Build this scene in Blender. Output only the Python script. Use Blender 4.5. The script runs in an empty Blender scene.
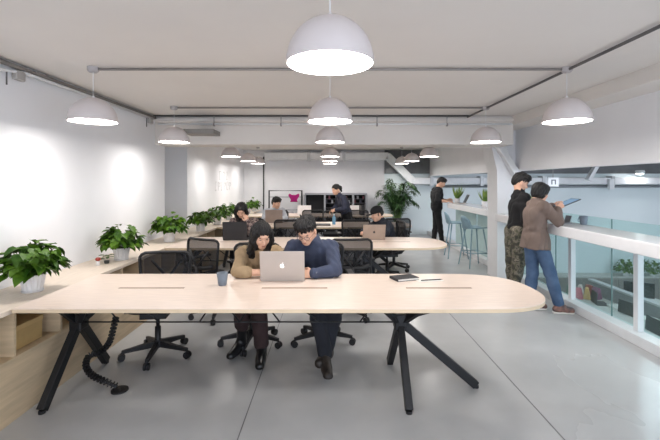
import bpy, math, random
import numpy as np
from mathutils import Vector, Matrix, Euler
random.seed(7)
PI = math.pi
C = bpy.context.scene.collection
CAMZ, FPX, HX, HY = 1.55, 400.0, 330.0, 182.0
def at(x, y, d):
    """world point seen at photograph pixel (x, y) when it stands d metres in front of the lens"""
    return Vector(((x - HX) * d / FPX, d, CAMZ - (y - HY) * d / FPX))

# ------------------------------------------------------------------ materials
def lin(c):
    return tuple(((v / 255) / 12.92 if v <= 10 else (((v / 255) + .055) / 1.055) ** 2.4) for v in c)
MATS = {}
def mat(name, rgb, rough=.6, metal=0., var=.04, scale=8., bump=0., bscale=60., spec=.5, stretch=None, rgb2=None, coat=0.):
    if name in MATS: return MATS[name]
    m = bpy.data.materials.new(name); m.use_nodes = True
    nt = m.node_tree; b = nt.nodes['Principled BSDF']
    b.inputs['Roughness'].default_value = rough; b.inputs['Metallic'].default_value = metal
    b.inputs['Specular IOR Level'].default_value = spec
    b.inputs['Coat Weight'].default_value = coat
    tc = nt.nodes.new('ShaderNodeTexCoord'); mp = nt.nodes.new('ShaderNodeMapping')
    nt.links.new(tc.outputs['Object'], mp.inputs['Vector'])
    if stretch: mp.inputs['Scale'].default_value = stretch
    n = nt.nodes.new('ShaderNodeTexNoise'); n.inputs['Scale'].default_value = scale; n.inputs['Detail'].default_value = 4
    nt.links.new(mp.outputs['Vector'], n.inputs['Vector'])
    r = nt.nodes.new('ShaderNodeValToRGB')
    c = lin(rgb); c2 = lin(rgb2) if rgb2 else tuple(v * (1 - var * 2) for v in c)
    c1 = c if rgb2 else tuple(min(1, v * (1 + var)) for v in c)
    r.color_ramp.elements[0].position = .35; r.color_ramp.elements[1].position = .65
    r.color_ramp.elements[0].color = (*c2, 1); r.color_ramp.elements[1].color = (*c1, 1)
    nt.links.new(n.outputs['Fac'], r.inputs['Fac']); nt.links.new(r.outputs['Color'], b.inputs['Base Color'])
    if bump:
        n2 = nt.nodes.new('ShaderNodeTexNoise'); n2.inputs['Scale'].default_value = bscale
        nt.links.new(mp.outputs['Vector'], n2.inputs['Vector'])
        bp = nt.nodes.new('ShaderNodeBump'); bp.inputs['Strength'].default_value = bump; bp.inputs['Distance'].default_value = .01
        nt.links.new(n2.outputs['Fac'], bp.inputs['Height']); nt.links.new(bp.outputs['Normal'], b.inputs['Normal'])
    MATS[name] = m; return m
def emit(name, rgb, s):
    if name in MATS: return MATS[name]
    m = bpy.data.materials.new(name); m.use_nodes = True; nt = m.node_tree
    nt.nodes.remove(nt.nodes['Principled BSDF'])
    e = nt.nodes.new('ShaderNodeEmission'); e.inputs['Color'].default_value = (*lin(rgb), 1); e.inputs['Strength'].default_value = s
    nt.links.new(e.outputs[0], nt.nodes['Material Output'].inputs[0]); MATS[name] = m; return m
def sheer(name, rgb, fac, trans=(255, 255, 255), rough=.08, gloss=True):
    """see-through sheet: part transparent (tinted), part surface"""
    if name in MATS: return MATS[name]
    m = bpy.data.materials.new(name); m.use_nodes = True; nt = m.node_tree; b = nt.nodes['Principled BSDF']
    b.inputs['Base Color'].default_value = (*lin(rgb), 1); b.inputs['Roughness'].default_value = rough
    t = nt.nodes.new('ShaderNodeBsdfTransparent'); t.inputs['Color'].default_value = (*lin(trans), 1)
    mx = nt.nodes.new('ShaderNodeMixShader')
    if gloss:
        lw = nt.nodes.new('ShaderNodeLayerWeight'); lw.inputs['Blend'].default_value = .5
        fr = nt.nodes.new('ShaderNodeMath'); fr.operation = 'POWER'; fr.inputs[1].default_value = 4.
        nt.links.new(lw.outputs['Facing'], fr.inputs[0])
        ad = nt.nodes.new('ShaderNodeMath'); ad.operation = 'ADD'; ad.use_clamp = True; ad.inputs[1].default_value = fac
        nt.links.new(fr.outputs[0], ad.inputs[0]); nt.links.new(ad.outputs[0], mx.inputs[0])
    else: mx.inputs[0].default_value = fac
    nt.links.new(t.outputs[0], mx.inputs[1]); nt.links.new(b.outputs[0], mx.inputs[2])
    nt.links.new(mx.outputs[0], nt.nodes['Material Output'].inputs[0]); MATS[name] = m; return m

# ------------------------------------------------------------------ mesh builder
class MB:
    def __init__(s): s.v = []; s.f = []
    def add(s, vs, fs):
        o = len(s.v); s.v += [tuple(p) for p in vs]; s.f += [tuple(i + o for i in f) for f in fs]; return s
    def box(s, c, d, rot=None):
        x, y, z = d[0] / 2, d[1] / 2, d[2] / 2; c = Vector(c)
        vs = [Vector(p) for p in ((-x,-y,-z),(x,-y,-z),(x,y,-z),(-x,y,-z),(-x,-y,z),(x,-y,z),(x,y,z),(-x,y,z))]
        if rot is not None: vs = [rot @ p for p in vs]
        return s.add([p + c for p in vs], [(0,3,2,1),(4,5,6,7),(0,1,5,4),(1,2,6,5),(2,3,7,6),(3,0,4,7)])
    def b2(s, x0, x1, y0, y1, z0, z1): return s.box(((x0+x1)/2,(y0+y1)/2,(z0+z1)/2), (abs(x1-x0),abs(y1-y0),abs(z1-z0)))
    def bar(s, a, b, w, h, up=(0,0,1)):
        """box-section bar from a to b"""
        a, b = Vector(a), Vector(b); d = (b - a); L = d.length; y = d.normalized(); u = Vector(up)
        if abs(y.dot(u)) > .95: u = Vector((0, 1, 0))
        x = y.cross(u).normalized(); z = x.cross(y)
        R = Matrix((x, y, z)).transposed()
        return s.box((a + b) / 2, (w, L, h), R)
    def tube(s, pts, r, n=8, cap=True, closed=False):
        pts = [Vector(p) for p in pts]; m = len(pts); vs = []; fs = []
        rr = r if isinstance(r, (list, tuple)) else [r] * m
        pu = None
        for i, p in enumerate(pts):
            if closed: t = pts[(i + 1) % m] - pts[i - 1]
            else: t = pts[min(i + 1, m - 1)] - pts[max(i - 1, 0)]
            t.normalize()
            if pu is None:
                pu = Vector((0, 0, 1)) if abs(t.z) < .9 else Vector((1, 0, 0))
            u = (pu - t * pu.dot(t)).normalized(); w = t.cross(u); pu = u
            for k in range(n):
                a = 2 * PI * k / n; vs.append(p + (u * math.cos(a) + w * math.sin(a)) * rr[i])
        for i in range(m if closed else m - 1):
            j = (i + 1) % m
            for k in range(n): fs.append((i*n+k, i*n+(k+1)%n, j*n+(k+1)%n, j*n+k))
        if cap and not closed: fs += [tuple(range(n))[::-1], tuple(range((m-1)*n, m*n))]
        return s.add(vs, fs)
    def lathe(s, prof, n=24, c=(0,0,0)):
        vs = []; fs = []; m = len(prof)
        for r, z in prof:
            for k in range(n):
                a = 2 * PI * k / n; vs.append((c[0] + r*math.cos(a), c[1] + r*math.sin(a), c[2] + z))
        for i in range(m - 1):
            for k in range(n): fs.append((i*n+k, i*n+(k+1)%n, (i+1)*n+(k+1)%n, (i+1)*n+k))
        return s.add(vs, fs)
    def prism(s, poly, z0, z1):
        n = len(poly); vs = [(x, y, z0) for x, y in poly] + [(x, y, z1) for x, y in poly]
        return s.add(vs, [tuple(range(n))[::-1], tuple(range(n, 2*n))] + [(i, (i+1)%n, n+(i+1)%n, n+i) for i in range(n)])
    def ell(s, c, r, n=12, m=8, R=None):
        vs = []; fs = []; c = Vector(c)
        for i in range(m + 1):
            th = PI * i / m
            for k in range(n):
                a = 2*PI*k/n; p = Vector((r[0]*math.sin(th)*math.cos(a), r[1]*math.sin(th)*math.sin(a), -r[2]*math.cos(th)))
                vs.append(c + (R @ p if R is not None else p))
        for i in range(m):
            for k in range(n): fs.append((i*n+k, i*n+(k+1)%n, (i+1)*n+(k+1)%n, (i+1)*n+k))
        return s.add(vs, fs)
    def build(s, name, m, parent=None, smooth=False, bevel=0, loc=None):
        me = bpy.data.meshes.new(name); me.from_pydata(s.v, [], s.f); me.update()
        return link(me, name, m, parent, smooth, bevel, loc)
def link(me, name, m, parent=None, smooth=False, bevel=0, loc=None):
    if smooth: me.polygons.foreach_set('use_smooth', [True] * len(me.polygons))
    if m: me.materials.append(m)
    o = bpy.data.objects.new(name, me); C.objects.link(o)
    if parent is not None: o.parent = parent
    if loc is not None: o.location = loc
    if bevel:
        b = o.modifiers.new('b', 'BEVEL'); b.width = bevel; b.segments = 2; b.limit_method = 'ANGLE'
    return o
def tag(o, label, cat, group=None):
    o['label'] = label; o['category'] = cat
    if group: o['group'] = group
    return o
def struct(o): o['kind'] = 'structure'; return o
def thing(name, label, cat, loc=(0,0,0), rz=0, group=None):
    o = bpy.data.objects.new(name, None); C.objects.link(o); o.empty_display_size = .1
    o.location = loc; o.rotation_euler = (0, 0, rz); return tag(o, label, cat, group)
KIDS = {}
def copy_tree(o, parent=None):
    c = o.copy(); C.objects.link(c)
    if parent is not None: c.parent = parent
    for ch in [x for x in C.objects if x.parent == o]: copy_tree(ch, c)
    return c
def dup(o, label, loc, rz=0, group=None):
    c = copy_tree(o); c.location = loc; c.rotation_euler = (0, 0, rz); c['label'] = label
    if group: c['group'] = group
    return c

# ------------------------------------------------------------------ palette
M_ceil = mat('ceiling_paint', (226, 221, 216), .9, var=.012, scale=1.5)
M_wall = mat('wall_paint', (236, 237, 240), .85, var=.01, scale=2)
M_top = mat('table_laminate', (232, 214, 200), .30, var=.03, scale=5, stretch=(1.5, 14, 1), spec=.45)
M_edge = mat('plywood_edge', (222, 200, 168), .5, var=.05, scale=12, stretch=(1, 1, 30))
M_slot = mat('slot_wood', (150, 124, 104), .6)
M_ply = mat('birch_board', (206, 184, 152), .6, var=.07, scale=3, stretch=(1, 1, 9))
M_ctop = mat('counter_laminate', (224, 210, 194), .45, var=.03, scale=4, stretch=(12, 1.5, 1))
M_black = mat('black_metal', (30, 31, 34), .45, metal=.2)
M_plast = mat('black_plastic', (24, 24, 27), .5, bump=.1)
M_fab = mat('black_fabric', (28, 28, 32), .95, bump=.4, bscale=300)
M_mesh = sheer('chair_mesh', (30, 31, 36), .80, rough=.9, gloss=False)
M_white = mat('white_gloss', (247, 247, 249), .18, var=.01, coat=.3)
M_wmetal = mat('white_metal', (226, 228, 230), .35, var=.02)
M_shade = mat('lamp_shade_paint', (214, 206, 205), .5, var=.01)
M_shin = mat('lamp_inner_paint', (245, 243, 240), .6, var=.01)
M_glow = emit('lamp_diffuser_glow', (255, 250, 245), 17)
M_cond = mat('conduit_grey', (150, 146, 144), .5, metal=.3)
M_dcond = mat('dark_conduit', (92, 90, 90), .6)
M_skin = mat('skin', (222, 176, 150), .5, var=.03, scale=12)
M_hair = mat('black_hair', (17, 14, 14), .55, var=.3, scale=30, stretch=(8, 8, 1), bump=.4, bscale=80)
M_lens = sheer('eyeglass_lens', (230, 235, 240), .06)
M_alu = mat('laptop_aluminium', (190, 182, 176), .42, metal=.35, var=.01)
M_screen = mat('dark_screen', (18, 20, 26), .15)
M_keys = mat('keyboard_black', (25, 25, 27), .6)
# ------------------------------------------------------------------ floor material: polished grey screed
def floor_mat():
    m = mat('polished_screed', (188, 189, 190), .2, var=.05, scale=1.3, spec=.5)
    nt = m.node_tree; b = nt.nodes['Principled BSDF']
    n = nt.nodes.new('ShaderNodeTexNoise'); n.inputs['Scale'].default_value = 2.2; n.inputs['Detail'].default_value = 6
    mr = nt.nodes.new('ShaderNodeMapRange'); mr.inputs['To Min'].default_value = .16; mr.inputs['To Max'].default_value = .36
    nt.links.new(n.outputs['Fac'], mr.inputs['Value']); nt.links.new(mr.outputs[0], b.inputs['Roughness'])
    return m
M_floor = floor_mat()
YB = 11.9          # back wall
def S(name, m, *boxes, bevel=0):
    b = MB()
    for q in boxes: b.b2(*q)
    return struct(b.build(name, m, bevel=bevel))
S('floor', M_floor, (-3.2, 3.08, -2.5, YB + .1, -.25, 0))
M_seam = mat('floor_joint', (110, 110, 112), .6)
S('trim_1', M_seam, (1.406, 1.414, -2.5, 6.7, .0003, .0012))
S('trim_2', M_seam, (-.56, -.553, -2.5, 6.7, .0003, .0012))
S('ceiling', M_ceil, (-3.2, 3.1, -2.5, YB + .1, 2.5, 2.7))
S('wall_left', M_wall, (-2.7, -2.52, -2.5, 6.1, 0, 2.5), (-3.2, -2.57, 7.2, YB, 0, 2.5), (-3.2, -3.0, 6.0, 7.3, 0, 2.5), (-3.1, -2.6, 5.9, 6.1, 0, 2.5))
S('wall_back', mat('back_wall_paint', (226, 226, 229), .85, var=.01), (-3.2, 1.62, YB, YB + .15, 0, 2.5))
# pale mint back wall with faint mountain shapes, seen beyond the tables and the void
def mint_mat():
    m = mat('mint_wall', (218, 227, 230), .35, var=.02, scale=1.2)
    nt = m.node_tree; b = nt.nodes['Principled BSDF']
    tc = nt.nodes.new('ShaderNodeTexCoord'); v = nt.nodes.new('ShaderNodeTexVoronoi'); v.inputs['Scale'].default_value = .9; v.inputs['Randomness'].default_value = 1
    mp = nt.nodes.new('ShaderNodeMapping'); mp.inputs['Rotation'].default_value = (0, .7, 0)
    nt.links.new(tc.outputs['Object'], mp.inputs[0]); nt.links.new(mp.outputs[0], v.inputs['Vector'])
    r = nt.nodes.new('ShaderNodeValToRGB'); r.color_ramp.elements[0].color = (*lin((208, 222, 224)), 1); r.color_ramp.elements[1].color = (*lin((222, 230, 233)), 1)
    nt.links.new(v.outputs['Distance'], r.inputs[0]); nt.links.new(r.outputs[0], b.inputs['Base Color'])
    return m
M_mint = mint_mat()
S('wall_back_mint', M_mint, (1.62, 12.5, YB, YB + .15, -1.9, 1.80))
M_dark = mat('dark_grey_panel', (100, 102, 104), .45, var=.05)
S('wall_back_upper', M_dark, (1.62, 12.5, YB - .07, YB + .15, 1.80, 2.5))
S('trim_3', mat('black_trim', (30, 30, 32), .5), (-1.985, -1.955, YB - .06, YB, 0, 2.3))
S('wall_right_upper', M_wall, (2.95, 3.1, -2.5, YB - .07, 1.727, 2.5))
S('beam_right', M_ceil, (2.62, 2.95, -2.5, 6.36, 2.37, 2.5))
S('beam_cross', M_ceil, (-2.52, 2.64, 5.76, 6.2, 2.09, 2.5), (-2.52, 2.62, 5.70, 5.76, 2.42, 2.46))
S('trim_4', mat('soffit_grey', (150, 146, 142), .8), (-1.96, -1.56, 5.35, 5.68, 2.20, 2.26))  # dropped soffit block in a darker grey than the ceiling
cb = MB(); cb.b2(2.66, 3.04, 6.36, 6.76, 0, 2.5)
cb.add([(2.66, 6.36, 1.72), (2.66, 6.76, 1.72), (2.54, 6.36, 2.22), (2.54, 6.76, 2.22), (2.54, 6.36, 2.5), (2.54, 6.76, 2.5), (2.67, 6.36, 2.5), (2.67, 6.76, 2.5)],
       [(0, 1, 3, 2), (2, 3, 5, 4), (0, 2, 4, 6), (1, 7, 5, 3)])
struct(cb.build('column', mat('column_paint', (236, 237, 239), .7, var=.01)))
# void beyond the balustrade: lower floor, end wall, its own ceiling and added lights
M_lfloor = mat('lower_floor', (150, 148, 145), .5, var=.05)
S('floor_lower', M_lfloor, (3.08, 12.5, -2.5, YB, -2.05, -1.9))
S('wall_void_side', M_wall, (3.06, 3.08, -2.5, YB, -1.9, -.2))
S('wall_right', mat('far_wall', (212, 220, 226), .7), (12.5, 12.65, -2.5, YB, -1.9, 2.5))
S('ceiling_void', M_ceil, (3.1, 12.5, -2.5, YB, 2.5, 2.7))
# white pipework running in front of the back wall
dt = thing('ventilation_duct', 'long white boxy duct below the far ceiling, stepping down in a diagonal', 'duct', (0, YB - .2, 2.3))
def dseg(a, b, w=.22):
    q = MB(); q.bar(a, b, w, w); return q.build('duct_section', M_wmetal, dt, bevel=.02)
dseg((-1.9, 0, 0), (1.70, 0, 0)); dseg((1.66, 0, .02), (2.42, 0, -.74)); q = dseg((2.36, 0, -.72), (12.3, 0, -.72), .2)
for x in (-.62, .4, 2.95, 4.4, 6.2, 8.2, 10.2):
    q = MB(); z = 0 if x < 1.7 else -.72; q.box((x, 0, z), (.09, .26, .28)); q.build('duct_flange', mat('flange_grey', (190, 192, 194), .4, metal=.3), dt)
# second slim rail under the duct, beyond the void
pr = MB(); pr.tube([(3.12, YB - .06, 1.42), (12.49, YB - .06, 1.42)], .035, 8)
tag(pr.build('grey_pipe', mat('pipe_grey', (140, 144, 150), .4, metal=.3), smooth=True), 'slim grey pipe running below the white duct across the void', 'pipe')
# diagonal brace by the column and pale strut over the void
q = MB(); q.bar((2.58, 6.29, 2.25), (2.97, 6.29, 1.60), .13, .1); tag(q.build('diagonal_brace', M_wmetal, bevel=.01), 'thick white diagonal brace running down beside the white column', 'brace')
q = MB(); q.bar(at(598, 163, 11.2) + (at(598, 163, 11.2) - at(588, 180, 11.2)) * .88, at(588, 180, 11.2), .16, .1); tag(q.build('diagonal_strut', M_wmetal, bevel=.01), 'short pale diagonal strut against the dark panel over the void', 'strut')
sp = thing('spotlight', 'round bright downlight glowing on the dark panel over the void', 'spotlight', at(640, 172, 11.45))
q = MB(); q.lathe([(0, .05), (.10, .05), (.12, 0), (.10, -.05), (.09, -.05)], 20); q.build('housing', M_wmetal, sp, True)
q = MB(); q.ell((0, 0, -.04), (.09, .09, .03)); q.build('bulb', emit('spot_glow', (255, 255, 255), 40), sp, True)
pb = MB(); pb.box(at(611, 184, 11.54), (.14, .1, .3)); tag(pb.build('junction_box', M_wmetal, bevel=.01), 'small white box fixed to the pipework over the void', 'box')
sg = thing('hanging_sign', 'small white square sign with a grey symbol above the woman with the tablet', 'sign', at(553, 182, 7.5))
q = MB(); q.box((0, 0, 0), (.2, .03, .17)); q.build('panel', M_white, sg, bevel=.004)
q = MB(); q.box((-.03, -.017, 0), (.02, .004, .09)); q.box((.0, -.017, .035), (.06, .004, .02)); q.box((.035, -.017, 0), (.02, .004, .09)); q.build('symbol', mat('sign_grey', (110, 114, 120), .6), sg)
q = MB(); q.tube([(0, 0, .08), (0, 0, 2.5 - sg.location.z)], .006, 6); q.build('hanger_rod', M_cond, sg)

# balustrade with posts and glass, bar top
S('trim_5', M_wmetal, (2.90, 3.08, -2.5, 6.36, 0, .1), (2.90, 3.08, 6.76, YB, 0, .1), bevel=.006)
GL = sheer('balustrade_glass', (215, 240, 238), .03, (236, 247, 246))
for i, y in enumerate((1.75, 2.82, 3.89, 4.96, 6.03)):
    q = MB(); q.b2(2.97, 3.03, y - .03, y + .03, .1, .93)
    tag(q.build('balustrade_post', M_wmetal, bevel=.004), ['white steel post of the balustrade, partly out of view', 'white steel balustrade post closest to the camera', 'white steel balustrade post between the two large glass panes', 'white steel balustrade post beside the sneaker of the woman in jeans', 'white steel balustrade post hidden behind the standing pair'][i], 'post', 'balustrade posts under the bar')
M_ge = mat('glass_edge_green', (70, 110, 105), .2)
for i, y in enumerate((1.12, 2.19, 3.25, 4.32, 5.39)):
    y1 = min(y + 1.06, 6.35); t = thing('glass_pane', ['glass balustrade pane nearest the camera', 'clear glass pane at the cropped end of the balustrade', 'clear glass balustrade pane showing laptops on the floor below', 'clear glass balustrade pane behind the front sneaker', 'clear glass balustrade pane behind the jeans and camouflage trousers'][i], 'glass pane', (3.045, y, .1), 0, 'glass balustrade panes')
    q = MB(); q.b2(-.006, .006, .004, y1 - y - .004, 0, 1.05); q.build('pane', GL, t)
    q = MB(); q.b2(-.007, .007, 0, .004, 0, 1.05); q.build('pane_edge', M_ge, t)
q = MB(); q.b2(2.62, 3.03, -.3, 6.35, .93, 1.05)
tag(q.build('bar_counter', M_white, bevel=.012), 'long white glossy bar top on the balustrade beside the standing pair', 'bar counter')
q = MB(); q.b2(2.82, 3.34, 6.77, 9.62, .93, 1.05)
bc = tag(q.build('bar_counter', M_white, bevel=.012), 'far section of white bar top behind the blue stools', 'bar counter')
for y in (6.78, 7.5, 8.25, 8.95):
    q = MB(); q.b2(3.02, 3.04, y, y + (.66 if y > 8.9 else .7), .1, .93); q.build('front_panel', mat('mint_panel', (190, 216, 216), .25, var=.02), bc, bevel=.002)

# ------------------------------------------------------------------ left counter with niches
ct = thing('storage_counter', 'long low birch plywood counter with open niches along the white wall', 'counter', (-2.28, 2.0, 0))
q = MB(); q.b2(-.236, .23, -3.5, 9.8, .70, .73); q.build('countertop', M_ctop, ct, bevel=.002)
q = MB(); q.b2(.21, .23, -3.5, 9.8, 0, .41); q.build('front_panel', M_ply, ct)
q = MB(); q.b2(-.236, .21, -3.5, 9.8, .39, .41); q.build('niche_floor', M_ply, ct)
q = MB(); q.b2(-.236, -.22, -3.5, 9.8, .41, .70); q.build('back_panel', M_ply, ct)
for k in range(29):
    y = -3.45 + .45 * k
    q = MB(); q.b2(-.22, .225, y, y + .02, .41, .70); q.build('divider', M_ply, ct)
bx = thing('storage_box', 'plain beige box inside the open counter niche', 'box', (-2.27, 2.78, .41))
q = MB(); q.b2(-.17, .15, -.17, .17, 0, .16); q.build('box_body', mat('kraft_box', (196, 164, 110), .7), bx, bevel=.004)
q = MB(); q.b2(-.175, .155, -.175, .175, .13, .165); q.build('lid', mat('kraft_lid', (205, 172, 118), .7), bx, bevel=.004)

# faint lettering-like wall marks
wl = thing('wall_decal', 'faint pale grey lettering on the brightly lit white wall', 'wall decal', (-2.57, 9.5, 1.5))
M_dec = mat('decal_grey', (208, 209, 211), .7)
q = MB()
def stroke(y0, z0, y1, z1): q.bar((.003, y0, z0), (.003, y1, z1), .013, .004, (1, 0, 0))
for z0, ys in ((.1, (-.2, .1, .4)), (-.15, (-.55, -.3, -.05, .2, .45, .7))):
    for i, y in enumerate(ys):
        stroke(y, z0, y, z0 + .2); stroke(y, z0 + .2, y + .14, z0 + .2 - .05 * (i % 2)); stroke(y + .14, z0 + .2, y + .14, z0 + .1)
        if i % 2: stroke(y, z0 + .1, y + .14, z0 + .1)
        else: stroke(y, z0, y + .12, z0 + .02)
q.build('lettering', M_dec, wl)

# ------------------------------------------------------------------ lamps
def make_lamp(label, loc):
    t = thing('pendant_lamp', label, 'pendant lamp', loc)
    q = MB(); R = .185; pr = []
    for i in range(13):
        a = PI / 2 * i / 12; pr.append((max(R * math.cos(a), .012), .197 * math.sin(a)))
    q.lathe(pr, 64); q.build('shade', M_shade, t, True)
    q = MB(); q.lathe([(R * .985 * math.cos(PI/2*i/10) + .002, .001 + .19 * math.sin(PI/2*i/10)) for i in range(10)] , 40); q.build('shade_lining', M_shin, t, True)
    q = MB(); q.lathe([(R, 0), (R - .004, -.002), (R - .004, 0)], 64); q.build('rim', M_shade, t)
    q = MB(); q.lathe([(.0005, .012), (.177, .012)], 64); q.v = [tuple(v) for v in q.v]; q.build('diffuser', M_glow, t)
    q = MB(); q.lathe([(.0005, .215), (.009, .213), (.012, .19), (.012, .185)], 12); q.build('cord_grip', M_white, t, True)
    q = MB(); q.tube([(0, 0, .2), (0, 0, .43)], .0028, 6); q.build('cord', M_wmetal, t)
    q = MB(); q.lathe([(.0005, .405), (.03, .405), (.045, .42), (.045, .45)], 20); q.build('ceiling_rose', mat('rose_grey', (175, 170, 170), .5), t, True)
    return t
LY = (1.69, 3.31, 5.03, 7.9, 9.6, 10.9)
lab = {(1, 0): 'large hanging dome lamp above the tables, nearest the camera',
 (0, 1): 'pinkish dome lamp over the table end beside the potted plants', (1, 1): 'dome lamp behind the biggest lamp in the middle row', (2, 1): 'dome lamp hanging over the standing pair on the right',
 (0, 2): 'smaller dome lamp near the recess in the white wall', (1, 2): 'third dome lamp down the middle row, just before the cross beam', (2, 2): 'dome lamp hanging just in front of the column',
 (0, 3): 'far dome lamp beyond the beam, first of the wall-side row', (1, 3): 'far middle-row dome lamp, uppermost of the three seen overlapping', (2, 3): 'far dome lamp beyond the beam, closest to the column',
 (0, 4): 'far wall-side dome lamp, second beyond the beam', (1, 4): 'far middle-row dome lamp, middle of the three overlapping', (2, 4): 'far dome lamp, middle of the three by the window side',
 (0, 5): 'smallest dome lamp of the wall-side row', (1, 5): 'far middle-row dome lamp, lowest of the three overlapping', (2, 5): 'smallest dome lamp, above the far potted palm'}
proto = None
for j, y in enumerate(LY):
    for i, x in enumerate((-1.96, 0, 1.96)):
        if (i, j) not in lab: continue
        if proto is None: proto = make_lamp(lab[(i, j)], (x, y, 2.05)); proto['group'] = 'dome pendant lamps'
        else: dup(proto, lab[(i, j)], (x, y, 2.05))
# conduits
def cable(name, pts, r, m, label, cat='conduit'):
    q = MB(); q.tube(pts, r, 8); return tag(q.build(name, m, smooth=True), label, cat)
cable('ceiling_conduit', [(-1.96, 3.31, 2.482), (1.96, 3.31, 2.482)], .011, M_cond, 'thin grey conduit across the ceiling linking the closest row of three lamps')
cable('ceiling_conduit', [(-1.96, 5.03, 2.482), (1.96, 5.03, 2.482)], .011, M_cond, 'thin grey conduit across the ceiling, second row back')
cable('ceiling_conduit', [(1.96, .2, 2.475), (1.96, 5.7, 2.475)], .012, M_dcond, 'dark conduit running lengthwise along the ceiling over the walkway')
cable('ceiling_conduit', [(-2.5, 5.66, 2.485), (1.96, 5.66, 2.485)], .012, M_dcond, 'dark conduit along the face of the cross beam')
q = thing('beam_pipe', 'white pipe with small hangers along the cross beam', 'pipe', (0, 5.6, 2.36))
b = MB(); b.tube([(-2.4, 0, 0), (2.55, 0, 0)], .014, 8); b.build('pipe', M_wmetal, q, True)
for x in (214, 281, 377, 447):
    X = (x - 330) * 5.6 / 400; b = MB(); b.tube([(X, 0, .13), (X, 0, -.03)], .006, 6); b.box((X, 0, -.01), (.02, .04, .04)); b.build('hanger', M_cond, q)
q = thing('wall_conduit', 'pale pipe with junction boxes running under the ceiling on the long wall', 'conduit', (-2.49, 0, 2.40))
b = MB(); b.tube([(0, -1, 0), (0, 3.0, 0), (.01, 3.25, .035), (.01, 3.5, .035), (.01, 5.6, .035)], .013, 8); b.build('pipe', M_wmetal, q, True)
b = MB(); b.tube([(0, -1, .065), (0, 5.7, .065)], .02, 8); b.build('dark_pipe', mat('mid_grey_pipe', (138, 134, 130), .6), q, True)  # mid-grey tube along the top of the long wall
for y in (3.2, 5.55):
    b = MB(); b.box((.0, y, -.0), (.045, .09, .075)); b.build('junction_box', mat('box_grey', (178, 174, 170), .6), q, bevel=.006)
    b = MB(); b.tube([(.0, y - .12, .02), (.0, y - .12, -.1)], .006, 6); b.build('bracket', M_dcond, q)
# ------------------------------------------------------------------ tables
def table_outline(x0=-2.03, x1=1.54, dep=.97, n=28):
    xc = .98; a = x1 - xc; b = dep / 2; pts = [(x0, 0)]
    for i in range(n + 1):
        t = -PI / 2 + PI * i / n
        cx, sy = math.cos(t), math.sin(t)
        pts.append((xc + a * abs(cx) ** .72, b + b * math.copysign(abs(sy) ** .80, sy)))
    pts.append((x0, dep)); return pts
def make_table(label, loc, group):
    t = thing('work_table', label, 'table', loc, 0, group)
    o = table_outline()
    q = MB(); q.prism(o, .737, .742); q.build('tabletop', M_top, t)
    q = MB(); q.prism([(x * .9995, y) for x, y in o], .714, .737); q.build('edge_board', M_edge, t)
    for x in (-1.36, -.27, .83):
        q = MB(); q.b2(x - .25, x + .25, .485, .515, .7419, .7426); q.build('cable_slot', M_slot, t)
    for X in (-1.90, .53):
        N = Vector((X, .48, .50))
        feet = [Vector((X - .03, .13, .02)), Vector((X - .02, .88, .02))]
        if X > 0: feet = [Vector((X, .13, .02)), Vector((X - .02, .86, .02)), Vector((X + .57, .47, .02))]
        for f in feet:
            q = MB(); q.bar(N + (N - f) * .0, f, .062, .05, (0, 1, 0) if abs(f.y - .48) < .1 else (1, 0, 0)); q.build('leg', M_black, t, bevel=.004)
            q = MB(); q.lathe([(.0005, 0), (.022, 0), (.022, .02), (.0005, .02)], 12, (f.x, f.y, 0)); q.build('leveling_foot', M_plast, t)
        for dx, dy in ((-.2, -.22), (-.2, .22), (.2, -.22), (.2, .22)):
            if X < 0 and dx < 0: dx = -.06
            q = MB(); q.bar(N + Vector((0, 0, -.02)), (X + dx, .48 + dy, .71), .05, .035, (1, 0, 0)); q.build('support_arm', M_black, t, bevel=.003)
        q = MB(); q.box((X, .48, .50), (.09, .11, .12)); q.build('joint_plate', M_black, t, bevel=.01)
    q = MB(); q.tube([(-1.90, .48, .49), (.53, .48, .49)], .006, 6)
    xs = [-1.9 + 2.43 * i / 8 for i in range(9)]
    for i in range(8):
        m = (xs[i] + xs[i+1]) / 2
        if i in (0, 7, 3, 4):
            q.tube([(xs[i], .48, .49), (m, .44, .71)], .006, 6); q.tube([(m, .44, .71), (xs[i+1], .48, .49)], .006, 6)
        else: q.tube([(xs[i] , .48, .71), (xs[i+1], .48, .49 if i % 2 else .60)], .006, 6)
    q.tube([(.53, .48, .50), (1.18, .40, .71)], .007, 6); q.tube([(.53, .48, .50), (.9, .7, .71)], .007, 6)
    q.build('truss_rod', M_black, t, True)
    return t
TY = (2.55, 4.9, 7.15, 9.4)
T1 = make_table('long pale wood work table with rounded end, closest to the camera', (0, TY[0], 0), 'long work tables')
for i, l in enumerate(('second long pale table, behind the couple sharing the laptop', 'third long pale table, behind the man in the black cap', 'farthest long pale table, in front of the dark shelving')):
    dup(T1, l, (0, TY[i + 1], 0))

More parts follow.
